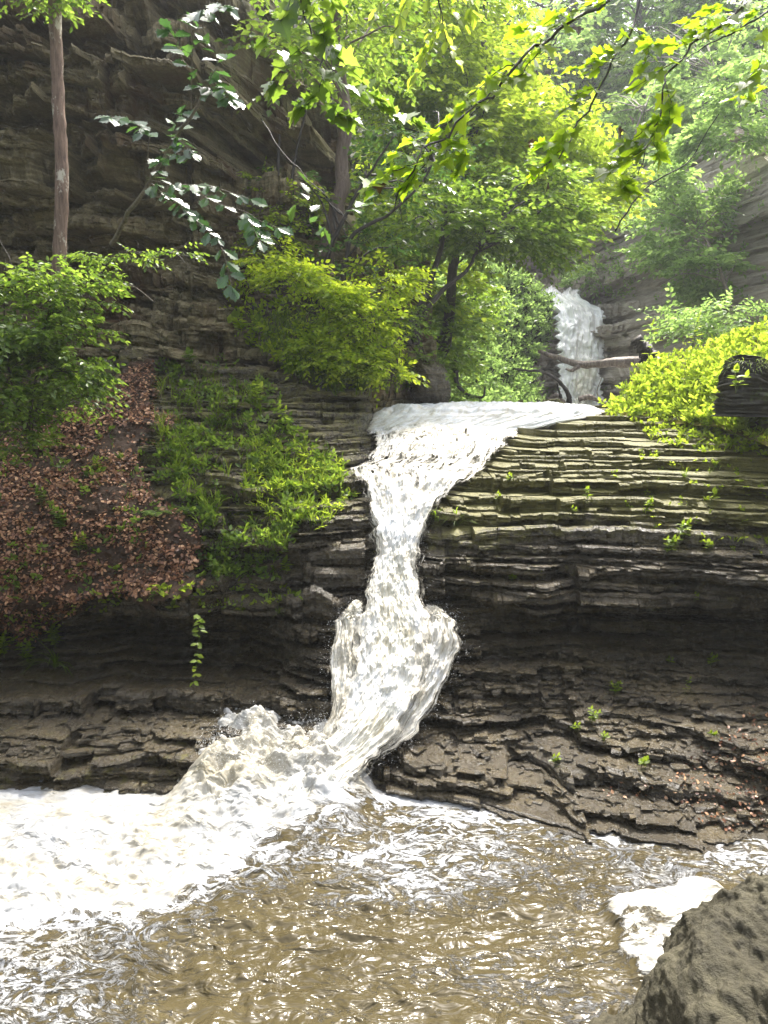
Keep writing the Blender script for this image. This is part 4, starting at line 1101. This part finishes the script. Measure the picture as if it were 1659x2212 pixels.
herb_at(535, 735, 'broad-leaved plant at the left end of the lit ledge', .4, 6, 4, .17, spread=.9, name='broad_leaved_plant', group=None)
herb('tall_weed', 'tall weed standing above the others beside the broken log end', 'weed', W(1402, 790, 12.6), .75, 1, 7, .19, 'lance', LIME, rg, spread=.1, arch=.05, r=.006)
herb('tall_weed', 'tall weed rising over the bush, under the forked cliff tree', 'weed', W(1495, 760, 12.6), .6, 2, 7, .15, 'lance', LIME, rg, spread=.2, arch=.1, r=.006)
herb('tall_weed', 'large-leafed weed in front of the hollow stump', 'weed', W(1590, 850, 9.6), .35, 3, 3, .15, 'ovate', LIME, rg, spread=.6, r=.005)
for a in (
    (800 + 470, 1085, 'tuft of lime leaves growing up the ledge face right of the mossy slab edge', .2, 2, 5, .055),
    (1100, 1040, 'small sprig on the ledge just right of the funnel of water', .1, 3, 3, .05),
    (1075, 1085, 'pale seedling below the sprig beside the funnel of water', .12, 3, 3, .05),
    (1400, 1100, 'rounded seedling cluster on the bright wet ledge', .12, 5, 3, .05),
    (1535, 1090, 'maple-like seedling with one broad leaf at the right ledges', .14, 2, 2, .09),
    (1445, 1200, 'bushy plant under the long black crack at the right', .2, 7, 4, .065),
    (1475, 1165, 'upright plant springing from the end of the long black crack', .25, 3, 4, .08),
    (1530, 1190, 'little plant right of the bushy one under the crack', .1, 4, 3, .055),
    (1108, 1255, 'lone yellow-green rosette on the rounded ledge', .08, 5, 2, .055),
    (1165, 1250, 'faint seedling right of the lone rosette', .08, 3, 2, .045),
    (1410, 1320, 'spiky seedling hanging at the edge of the dark undercut', .12, 3, 3, .06),
    (1330, 1325, 'tiny plant left of the spiky one at the dark undercut', .08, 3, 2, .05),
    (1500, 1300, 'seedling on the wet band near the right edge', .1, 3, 3, .05),
    (1590, 1340, 'small plant in the deep shade near the right edge', .1, 3, 2, .055),
    (1535, 1440, 'three-leaved plant on the dark lower wall, rightmost', .14, 3, 3, .06),
    (1445, 1435, 'pair of leaves on the dark lower wall', .08, 2, 2, .05),
    (1330, 1500, 'trailing plant in the middle of the lower wall', .16, 3, 4, .05),
    (1480, 1500, 'long thin trailing stem on the lower wall', .25, 1, 5, .04),
    (1280, 1560, 'yellowish sprig above the small black notch', .16, 3, 4, .055),
    (1245, 1580, 'faint sprig left of the yellowish one', .1, 3, 3, .045),
    (1305, 1600, 'seedling just under the yellowish sprig', .08, 3, 2, .045),
    (1385, 1660, 'bright four-leaved plant beside the lowest cave', .12, 3, 2, .075),
    (1200, 1650, 'tiny bright seedling over the lowest wet shelf', .1, 3, 3, .05),
    (1535, 1600, 'mossy tuft on the right end of the lowest beds', .1, 6, 3, .05),
    (1240, 1110, 'small leaf pair at the left end of the upper crack', .08, 2, 2, .05),
    (470, 1245, 'bright plant nodding at the lip of the leaf slope', .22, 4, 4, .085),
    (540, 1240, 'arching plant second from the leaf slope lip', .22, 4, 4, .085),
    (620, 1240, 'drooping plant at the end of the left ledge lip', .2, 3, 4, .08),
    (520, 1330, 'small round-leaved plant under the ledge lip', .14, 5, 3, .07),
    (370, 1320, 'single bright seedling on the ledge face', .1, 2, 2, .09),
    (180, 1300, 'seedling at the litter edge above the black undercut', .1, 4, 3, .06),
    (330, 1295, 'pale seedling on the litter edge', .07, 4, 2, .05),
    (120, 1400, 'leafy bright plant hanging from the left end of the undercut lip', .35, 7, 5, .09),
    (60, 1430, 'second leafy plant at the far left undercut lip', .3, 6, 4, .08),
    (10, 1420, 'cut-off leafy plant at the left frame edge by the undercut', .3, 5, 4, .08),
    (130, 1150, 'bushy green weed in the middle of the leaf litter', .3, 9, 5, .07),
    (170, 1200, 'smaller weed just below the bushy one in the litter', .25, 5, 4, .07),
    (90, 1100, 'weed at the upper side of the litter slope', .25, 6, 4, .065),
    (40, 1285, 'spiky little weed on the lower litter slope', .15, 7, 3, .05),
    (210, 1020, 'weed in the dark step across the litter slope', .16, 5, 3, .06),
    (120, 960, 'weed under the drooping shrub', .2, 5, 4, .06),
    (410, 790, 'leafy plant on the ledge below the cliff foot', .2, 5, 4, .10),
    (560, 880, 'large-leafed plant standing above the bank tangle', .35, 4, 5, .10),
    (610, 930, 'tall spiky plant at the right of the bank tangle', .4, 3, 8, .07)):
    px_, py_, lab = a[:3]
    herb_at(px_, py_, lab, *a[3:], mat=(MID if px_ < 620 and py_ < 1300 and rg.random() < .6 else LIME), group='small plants rooted in the rock ledges' if px_ > 700 else 'weeds on the left bank')

# hanging leafy stem over the black undercut
root = empty('hanging_plant', wv(425, 1325, 8.45), 'long leafy stem hanging down across the black undercut', 'plant')
P = curve_pts([W(425, 1325, 8.45), W(432, 1345, 8.35), W(428, 1400, 8.32), W(420, 1470, 8.35)], 16)
tb = Tubes(); tb.add(P, np.linspace(.004, .002, 16), 4); Lv = Leaves()
for j in range(1, 16):
    for sg in (-1, 1):
        if rg.random() < .85: Lv.add([P[j] + .012 * rg.normal(size=3)], unit(np.array([sg * .9, -.4, -.25 + .3 * rg.random()]) + .35 * rg.normal(size=3)), unit(np.array([0, -.6, .8]) + .2 * rg.normal(size=3)), .085 * rg.uniform(.7, 1.15))
tb.build('stem', GREENSTEM, root, root.location); Lv.build('leaves', 'ovate', LIME, root, root.location)

# ferns
def fern(px, py, label, n=6, ln=.3, mat=MID):
    hh, _ = hit(px, py)
    if hh is None: return
    root = empty('fern', hh, label, 'fern', None)
    Lv = Leaves(); tb = Tubes(); b = np.array(hh)
    for k in range(n):
        a = k / n * 6.283 + rg.uniform(-.3, .3)
        d = np.array([math.cos(a), math.sin(a) * .8 - .3, .75]); d /= np.linalg.norm(d)
        t = np.linspace(0, 1, 12)[:, None]
        P = b + d * ln * t + np.array([0, 0, -.55]) * ln * t ** 2
        tb.add(P, .0022, 3, cap=False)
        T = np.gradient(P, axis=0); sd = unit(np.cross(T, [0, 0, 1.0]))
        for j in range(1, 12):
            for sg in (-1, 1):
                Lv.add([P[j]], unit(sd[j] * sg + unit(T[j]) * .3), unit(np.cross(sd[j], T[j]) * -1 + [0, -.3, .5]), .11 * ln / .3 * math.sin(math.pi * (.12 + .8 * j / 12)))
    tb.build('stem', GREENSTEM, root, root.location); Lv.build('fronds', 'lance', mat, root, root.location)
fern(400, 1100, 'green fern at the edge of the litter under the bank')
fern(340, 1110, 'fern left of its neighbour at the litter edge', 5, .24)
fern(525, 1110, 'pale fern frond cluster among the bank grass', 6, .3, LIME)
# grass tufts on rock
def tuft(px, py, label, n=26, ln=.35, down=.3):
    hh, _ = hit(px, py)
    if hh is None: return
    root = empty('grass_tuft', hh, label, 'grass', None)
    T = unit(np.array([0, -.6, .7]) + np.random.default_rng(int(px)).normal(size=(n, 3)) * np.array([.7, .4, .3]))
    Nn = unit(np.cross(T, np.cross(np.array([0, 0, 1.0]), T))); Nn[Nn[:, 2] < 0] *= -1
    Lv = Leaves(); Lv.add(np.array(hh) + rg.normal(size=(n, 3)) * .012, T, Nn, ln * rg.uniform(.6, 1.2, n))
    Lv.build('blades', 'blade', GRASS, root, root.location)
tuft(985, 1135, 'straw-green grass tuft drooping over the rock nose beside the pinch of the fall', 30, .34)
tuft(945, 1125, 'smaller grass tuft at the left of the drooping one by the fall', 16, .26)
tuft(120, 1440, 'long grass hanging from the far left undercut lip', 30, .5)
tuft(1545, 1010, 'thin grass tuft on the right ledges', 16, .2)
tuft(1480, 1030, 'thin grass tuft left of the other on the right ledges', 14, .2)
tuft(600, 1325, 'single splayed grass tuft under the left ledge', 12, .16)

# ------------------------------------------------------------------ the thin bare trunk at the left
base = wv(128, 640, 9.9)
root = empty('tree', base, 'thin straight tree with peeling pale bark at the left, bare below its first leaves', 'tree')
P = curve_pts([wv(128, 640, 9.9), wv(128, 560, 9.9), wv(133, 380, 9.9), wv(126, 200, 9.9), wv(119, 30, 9.9), wv(116, -160, 9.9)], 60, .006, 4)
tb = Tubes(); tb.add(P, np.linspace(.083, .066, 60), 14, .16, 6)
Lv = Leaves(); tz = tb
p = blob_pts(rg, W(118, -12, 9.8), (.55, .4, .22), 90, .4, .3, 7)
sprays(Lv, rg, p, rg.normal(size=p.shape) * [1, 1, .3], .28, 8, .085, .3, .3, tubes=tz, trad=.002)
Lv.build('crown', 'ovate', MID, root, base); tb.build('trunk', BARK, root, base)
# slender grey sapling crossing the cliff, with glossy oak leaves
base = wv(243, 523, 10.2)
root = empty('sapling', base, 'slender leaning grey sapling with glossy lobed leaves in front of the left cliff', 'sapling')
tb = Tubes(); Lv = Leaves()
tb.add(curve_pts([wv(243, 523, 10.2), wv(275, 465, 9.6), wv(325, 395, 8.6), (wv(385, 290, 7.6)), wv(440, 195, 7.0)], 30, .02, 3), np.linspace(.032, .010, 30), 7)
tb.add(curve_pts([wv(325, 395, 8.6), wv(320, 340, 8.2), wv(325, 290, 7.9)], 10, .01, 5), .006, 4)
tb.add(curve_pts([wv(412, 235, 7.2), wv(413, 180, 7), wv(418, 110, 6.8), wv(405, 40, 6.6)], 12, .01, 6), .006, 4)
def twig_run(pts, r=.004, n=10, size=.11, kind='oak', mat=None, per=2, rgx=None, hang=.2, Lv_=None, tb_=None, facing=(0, -.5, .9)):
    rgx = rgx or rg
    P = curve_pts([wv(*p) for p in pts], n * 3, .01, int(pts[0][0]))
    (tb_ or tb).add(P, np.linspace(r, r * .35, len(P)), 4, cap=False)
    T = unit(np.gradient(P, axis=0))
    up = np.array(facing)
    for j in range(2, len(P), 3):
        for q in range(per):
            sg = 1 if (j // 3 + q) % 2 else -1
            sd = unit(np.cross(T[j], up)) * sg
            d = unit(sd * rgx.uniform(.5, 1.1) + T[j] * rgx.uniform(.4, .9) + np.array([0, 0, -hang]) + .2 * rgx.normal(size=3))
            (Lv_ or Lv).add([P[j] + .01 * rgx.normal(size=3)], d, unit(up + .38 * rgx.normal(size=3)), size * rgx.uniform(.7, 1.2))
    (Lv_ or Lv).add([P[-1]], T[-1], unit(up + .2 * rgx.normal(size=3)), size)
for pts in ([(325, 395, 8.6), (350, 350, 8), (370, 290, 7.6), (385, 250, 7.4)], [(325, 290, 7.9), (290, 265, 7.6), (240, 255, 7.3)], [(325, 390, 8.5), (380, 400, 8.2), (450, 430, 7.8), (530, 460, 7.5), (600, 490, 7.3)],
            [(325, 395, 8.6), (370, 430, 8.2), (410, 465, 7.9)], [(380, 400, 8.2), (450, 400, 7.8), (540, 430, 7.5)], [(440, 195, 7.0), (480, 190, 6.8), (500, 215, 6.7)], [(440, 195, 7.0), (400, 120, 6.8), (370, 70, 6.6)],
            [(405, 40, 6.6), (440, 20, 6.4), (480, 15, 6.3)], [(440, 195, 7), (470, 130, 6.8), (430, 60, 6.6)], [(410, 465, 7.9), (470, 520, 7.7), (500, 620, 7.6)], [(530, 460, 7.5), (560, 520, 7.3)], [(370, 290, 7.6), (410, 330, 7.4), (350, 340, 7.6)]):
    twig_run(pts, .0045, 8, .15, 'oak', GLOSSY, 2, hang=.35)
tb.build('trunk', BARK_G, root, base); Lv.build('crown', 'oak', GLOSSY, root, base, wide=1.15)

# ------------------------------------------------------------------ overhanging foreground branches
def branch(name, label, cat, main, subs, size, kind, mat, r=.010, group=None, per=1, wide=1.0, extra_dead=0, facing=(0, -.16, 1.0), n=10):
    global tb, Lv
    base = wv(*main[0])
    root = empty(name, base, label, cat, group)
    tb = Tubes(); Lv = Leaves()
    P = curve_pts([wv(*p) for p in main], 40, .02, int(main[-1][0]))
    tb.add(P, np.linspace(r, r * .3, 40), 6)
    for s_ in subs: twig_run(s_, r * .35, n, size, kind, mat, per, facing=facing)
    tb.build('branch', BARK_D, root, base); Lv.build('leaves', kind, mat, root, base, wide=wide)
    if extra_dead:
        D_ = Leaves()
        for k in range(extra_dead):
            q = P[rg.integers(8, 40)] + rg.normal(size=3) * [.12, .05, .06]
            D_.add([q], unit(np.array([.1, -.1, -1]) + .3 * rg.normal(size=3)), unit(np.array([.8, -.6, .2]) + .5 * rg.normal(size=3)), size * .6)
        D_.build('dead_leaves', kind, DEAD, root, base)
    return root

branch('maple_branch', 'longest maple branch slanting down from the top toward the middle, leaves backlit', 'branch',
       [(1420, -150, 4.6), (1321, 0, 4.4), (1248, 40, 4.3), (1178, 90, 4.2), (1128, 130, 4.1), (1078, 185, 4.0), (1028, 225, 3.9), (960, 290, 3.8), (900, 350, 3.7), (858, 440, 3.7), (828, 466, 3.7)],
       [[(1321, 0, 4.4), (1260, 15, 4.3), (1200, 40, 4.2)], [(1248, 40, 4.3), (1190, 60, 4.2), (1130, 62, 4.1)], [(1178, 90, 4.2), (1130, 150, 4.1), (1100, 170, 4)], [(1128, 130, 4.1), (1070, 160, 4), (1000, 220, 3.9)],
        [(1078, 185, 4), (1030, 240, 3.9), (980, 300, 3.85), (960, 350, 3.8)], [(1000, 245, 3.9), (930, 290, 3.8), (860, 330, 3.7)], [(940, 310, 3.8), (900, 370, 3.7), (870, 410, 3.7)], [(900, 350, 3.7), (850, 370, 3.65), (800, 400, 3.6)], [(960, 290, 3.8), (1000, 330, 3.8), (990, 370, 3.8)]],
       .09, 'maple', MAPLE, .010, extra_dead=3)
branch('maple_branch', 'upright-hanging maple branch from the top right with a cluster of dark leaves', 'branch',
       [(1700, -90, 4.8), (1609, 0, 4.6), (1529, 75, 4.5), (1469, 125, 4.4), (1440, 180, 4.3), (1425, 250, 4.2), (1395, 320, 4.1), (1372, 380, 4.05)],
       [[(1609, 0, 4.6), (1570, 60, 4.5), (1500, 60, 4.4)], [(1529, 75, 4.5), (1470, 95, 4.4), (1400, 100, 4.3)], [(1469, 125, 4.4), (1420, 160, 4.3), (1370, 190, 4.2)], [(1440, 180, 4.3), (1450, 220, 4.2), (1440, 270, 4.2)],
        [(1425, 250, 4.2), (1380, 290, 4.1), (1340, 320, 4.1)], [(1425, 250, 4.2), (1410, 300, 4.1), (1420, 340, 4.1)], [(1395, 320, 4.1), (1350, 350, 4.1), (1310, 370, 4.05)], [(1372, 380, 4.05), (1350, 395, 4.05), (1372, 410, 4.05)]],
       .088, 'maple', MAPLE, .009, extra_dead=2)
branch('maple_branch', 'middle maple branch between the two larger ones, tips drooping with brown leaves', 'branch',
       [(1420, -120, 4.6), (1370, 60, 4.5), (1338, 120, 4.4), (1298, 185, 4.3), (1270, 235, 4.25), (1243, 280, 4.2), (1228, 315, 4.15), (1178, 355, 4.1), (1148, 390, 4.1)],
       [[(1370, 60, 4.5), (1330, 90, 4.4), (1280, 130, 4.35)], [(1338, 120, 4.4), (1300, 140, 4.35), (1255, 150, 4.3)], [(1298, 185, 4.3), (1260, 200, 4.25), (1220, 235, 4.2)], [(1243, 280, 4.2), (1210, 300, 4.15), (1170, 310, 4.1)], [(1228, 315, 4.15), (1190, 345, 4.1), (1150, 385, 4.1)], [(1370, 60, 4.5), (1400, 100, 4.4), (1390, 140, 4.35)]],
       .085, 'maple', MAPLE, .008, extra_dead=2)
branch('maple_branch', 'topmost maple spray along the upper right frame edge', 'branch',
       [(1780, -60, 5.2), (1650, 30, 5.0), (1560, 90, 4.9), (1480, 130, 4.9)],
       [[(1659, 20, 5), (1600, 30, 5), (1540, 20, 4.9)], [(1600, 60, 4.95), (1550, 60, 4.9), (1480, 50, 4.9)], [(1659, 60, 5), (1640, 150, 5), (1610, 180, 4.9)], [(1700, 0, 5), (1640, -10, 5), (1580, -20, 4.9)], [(1700, 130, 5.2), (1640, 200, 5.1), (1580, 215, 5.0)]],
       .09, 'maple', MAPLE, .008)
branch('maple_branch', 'shaded maple branch with broad dark leaves hanging at the top left of centre', 'branch',
       [(640, -120, 4.4), (660, 0, 4.3), (680, 80, 4.3), (700, 160, 4.2), (720, 230, 4.2)],
       [[(650, -40, 4.3), (620, 20, 4.25), (570, 90, 4.2)], [(660, 0, 4.3), (690, 40, 4.2), (700, 90, 4.2)], [(680, 80, 4.3), (630, 120, 4.2), (590, 190, 4.2)], [(680, 80, 4.3), (740, 130, 4.2), (800, 200, 4.2)], [(700, 160, 4.2), (680, 210, 4.2), (650, 240, 4.2)], [(700, 160, 4.2), (760, 190, 4.1), (830, 220, 4.1)], [(720, 230, 4.2), (740, 250, 4.2), (760, 260, 4.2)], [(650, -40, 4.3), (700, -20, 4.2), (740, 20, 4.2)], [(800, 200, 4.2), (850, 240, 4.15), (900, 270, 4.1)]],
       .10, 'maple', MID, .008)
branch('leafy_branch', 'hanging spray of round yellow-green leaves at the top centre', 'branch',
       [(900, -120, 7), (940, -30, 7), (960, 60, 7), (975, 130, 7)],
       [[(900, -60, 7), (870, 20, 7), (850, 90, 7)], [(920, -40, 7), (930, 40, 7), (915, 120, 7)], [(940, -20, 7), (980, 20, 7), (1010, 60, 7)], [(950, 20, 7), (960, 80, 7), (990, 130, 7)], [(960, 40, 7), (930, 100, 7), (900, 160, 7)], [(880, -60, 7), (830, 0, 7), (800, 40, 7)], [(960, -40, 7), (1010, 0, 7), (1020, 30, 7)]],
       .12, 'ovate', LIME, .010, n=14)
branch('maple_branch', 'short leafy twig dangling in front of the brown trunk, leaves in shadow', 'branch',
       [(560, 250, 5.6), (640, 360, 5.4), (700, 430, 5.3), (760, 480, 5.2)],
       [[(640, 360, 5.4), (650, 400, 5.4), (640, 440, 5.4)], [(700, 430, 5.3), (690, 470, 5.3), (700, 490, 5.3)], [(740, 460, 5.2), (760, 450, 5.2), (780, 440, 5.2)]], .13, 'oak', DEEP, .004, per=1, n=4)
# bare twig
root = empty('bare_twig', wv(1549, 250, 5), 'long bare dark twig curving down in front of the far cliff', 'twig')
tb = Tubes(); P = curve_pts([wv(1549, 245, 5), wv(1499, 335, 5), wv(1460, 365, 5), (wv(1414, 392, 5)), wv(1368, 440, 5), wv(1329, 500, 5)], 30, .012, 8)
tb.add(P, np.linspace(.003, .0055, 30), 5); tb.build('stem', BARK_D, root, root.location)

# ------------------------------------------------------------------ logs and driftwood
def wood(name, label, cat, runs, mat=WOOD, knob=.25, seg=12):
    base = wv(*runs[0][0][0])
    root = empty(name, base, label, cat)
    for i, (pts, r0, r1) in enumerate(runs):
        tb = Tubes()
        tb.add(curve_pts([wv(*p) for p in pts], 36, .02 * (r0 > .05), i + 3), np.linspace(r0, r1, 36), seg, knob, i + 2)
        tb.build('branch' if i else 'trunk', mat, root, base)
    return root
wood('fallen_log', 'bleached fallen log lying across the stream before the far waterfall', 'log',
     [([(1490, 800, 15.0), (1400, 782, 15.5), (1340, 783, 15.7), (1290, 787, 15.8), (1240, 784, 15.9), (1200, 770, 16), (1163, 757, 16)], .125, .035), ([(1250, 792, 15.8), (1235, 800, 15.75), (1222, 797, 15.7)], .05, .015)], seg=14)
wood('broken_stump', 'short dark broken stump end leaning beside the tall weed', 'stump', [([(1405, 775, 14.8), (1392, 755, 14.8), (1372, 732, 14.8)], .16, .10)], BARK_D, .5)
wood('driftwood_branch', 'curved bare driftwood branch standing in the upper stream', 'driftwood',
     [([(1230, 884, 15), (1226, 850, 15), (1205, 822, 15), (1165, 803, 15), (1110, 796, 15)], .055, .014), ([(1212, 860, 15), (1206, 840, 15), (1203, 828, 15)], .03, .012)], BARK_D, .3, 8)
wood('driftwood_branch', 'hooked dark root sticking up left of the upper stream', 'driftwood',
     [([(985, 800, 15.5), (988, 830, 15.5), (1010, 852, 15.4), (1042, 858, 15.3), (1048, 835, 15.3)], .05, .015)], BARK_D, .3, 8)
wood('driftwood_branch', 'twisted dead roots lying beside the right end of the upper stream', 'driftwood',
     [([(1250, 862, 15), (1275, 858, 15), (1300, 868, 15), (1318, 878, 15)], .05, .04), ([(1296, 866, 15), (1290, 845, 15), (1300, 815, 15)], .015, .006), ([(1180, 870, 15.5), (1200, 855, 15.5), (1225, 875, 15.5)], .06, .03)], WOOD, .4, 8)
for k, (a, b, Y, s, lab) in enumerate(((1545, 655, 20, 7, 'thin dead white stem crossing the right bank plants'),)):
    pass
for (lab, pts, r) in (('bare black stem rising from the cliff foot, left of a matching one', [(600, 380, 13.6), (602, 330, 13.6), (604, 290, 13.6)], .035), ('slanting black sapling stem in front of the pale rock', [(630, 390, 13.8), (642, 320, 13.8), (658, 250, 13.8), (668, 195, 13.8)], .028),
                      ('thin curved twig at the left frame edge', [(30, 610, 9.8), (22, 560, 9.8), (0, 520, 9.8), (-10, 480, 9.8)], .008), ('bare arching twig above the leaf slope', [(330, 650, 10.2), (290, 620, 10.2), (250, 612, 10.2), (215, 612, 10.2)], .008)):
    wood('bare_sapling', lab, 'sapling', [(pts, r, r * .5)], BARK_D if r > .01 else BARK_G, .1, 6)

# hollow mossy stump on the right bank
base = wv(1610, 870, 9.9)
root = empty('hollow_stump', base, 'large dark mossy stump tilted among the right bank weeds', 'stump')
tb = Tubes(); tb.add(curve_pts([wv(1606, 900, 10.1), wv(1610, 840, 10.1), wv(1618, 785, 10.2)], 60), np.linspace(.36, .27, 60), 48, .16, 5)
tb.build('trunk', bark_mat('mossy_stump_bark', (.010, .010, .006), (.035, .03, .016), patch=(.05, .07, .015)), root, base)
Lv = Leaves(); n = 260
a = rg.uniform(0, 6.28, n); q = np.array(wv(1618, 785, 10.15)) + np.stack([np.cos(a) * .27, np.sin(a) * .25, rg.uniform(-.12, .04, n)], 1)
Lv.add(q, unit(np.stack([np.cos(a), np.sin(a), rg.uniform(-.6, .6, n)], 1)), [0, 0, 1.0], .16 * rg.uniform(.5, 1.2, n))
Lv.build('moss_fringe', 'blade', GRASS, root, base)

# ------------------------------------------------------------------ near boulder, bottom right
def boulder(name, label, C, R, mat, seed, nu=260, nv=200, amp=.16, grain=(1.0, .45), sq=.85, moss=None):
    u_, v_ = np.meshgrid(np.linspace(0, 2 * math.pi, nu), np.linspace(1e-5, math.pi - 1e-5, nv))
    d = np.stack([np.cos(u_) * np.sin(v_), np.sin(u_) * np.sin(v_), np.cos(v_)], -1)
    d = np.sign(d) * np.abs(d) ** sq
    p = d * np.array(R)
    g = p[..., 0] * grain[0] + p[..., 2] * grain[1]; hq = -p[..., 0] * grain[1] + p[..., 2] * grain[0]
    n_ = fbm(p[..., 0] * 1.1, p[..., 2] * 1.1, p[..., 1] * 1.1, seed=seed, oct=5)
    st = fbm(hq * 1.3, g * 7, p[..., 1] * 2, seed=seed + 4, oct=7, gain=.65)
    gq = g * 4.5 + 1.1 * fbm(hq * .9, p[..., 1], seed=seed + 8, oct=4); stp = _h(np.floor(gq).astype(np.int64), np.floor(hq * 1.4 + np.floor(gq) * .37).astype(np.int64), 0 * gq.astype(np.int64), seed) - .5 + .5 * (gq - np.floor(gq))
    k = 1 + amp * n_ + amp * .45 * st + amp * .42 * stp
    P = p * k[..., None] + np.array(C)
    o = mesh_obj(name, P.reshape(-1, 3), grid_faces(nv, nu), mat, None, True)
    mz = np.zeros(P.shape[:2]) + .1
    if moss is not None: mz = moss(P)
    attr(o, 'moss', mz)
    return tag(o, label, 'boulder')
boulder('boulder', 'big rough slanting boulder filling the bottom right corner, green moss on its near flank', (3.25, 3.6, -4.45), (2.12, 1.45, 1.88), M_BOULDER, 71, nu=700, nv=520, amp=.085, grain=(.8, -.6), moss=lambda P: .15 + 1.1 * smooth(-3.0, -3.6, P[..., 2]) * smooth(1.7, 2.2, P[..., 0]))
boulder('boulder', 'low wet rock at the foot of the big boulder, just above the water', (1.62, 3.75, -4.2), (.55, .8, .50), M_BOULDER, 75, amp=.18, nu=160, nv=110)
boulder('boulder', 'dark block standing above the left end of the upper stream', wv(930, 830, 14.4)[:], (.38, .5, .42), M_ROCK, 80, amp=.25, nu=140, nv=90)

# ------------------------------------------------------------------ the air
hz = bpy.data.meshes.new('haze')
x0, x1, y0, y1, z0, z1 = -175, 175, -75, 275, -9, 70
hz.from_pydata([(x0, y0, z0), (x1, y0, z0), (x1, y1, z0), (x0, y1, z0), (x0, y0, z1), (x1, y0, z1), (x1, y1, z1), (x0, y1, z1)], [],
               [(0, 3, 2, 1), (4, 5, 6, 7), (0, 1, 5, 4), (1, 2, 6, 5), (2, 3, 7, 6), (3, 0, 4, 7)])
ho = bpy.data.objects.new('haze', hz); COL.objects.link(ho); ho['kind'] = 'stuff'
hm_ = bpy.data.materials.new('haze'); hm_.use_nodes = True
nt = hm_.node_tree; nt.nodes.clear()
ou = nt.nodes.new("ShaderNodeOutputMaterial"); pv = nt.nodes.new("ShaderNodeVolumePrincipled")
pv.inputs["Density"].default_value = .0011; pv.inputs["Color"].default_value = (.93, .97, 1, 1); pv.inputs["Anisotropy"].default_value = .35
nt.links.new(pv.outputs[0], ou.inputs["Volume"])
hz.materials.append(hm_)
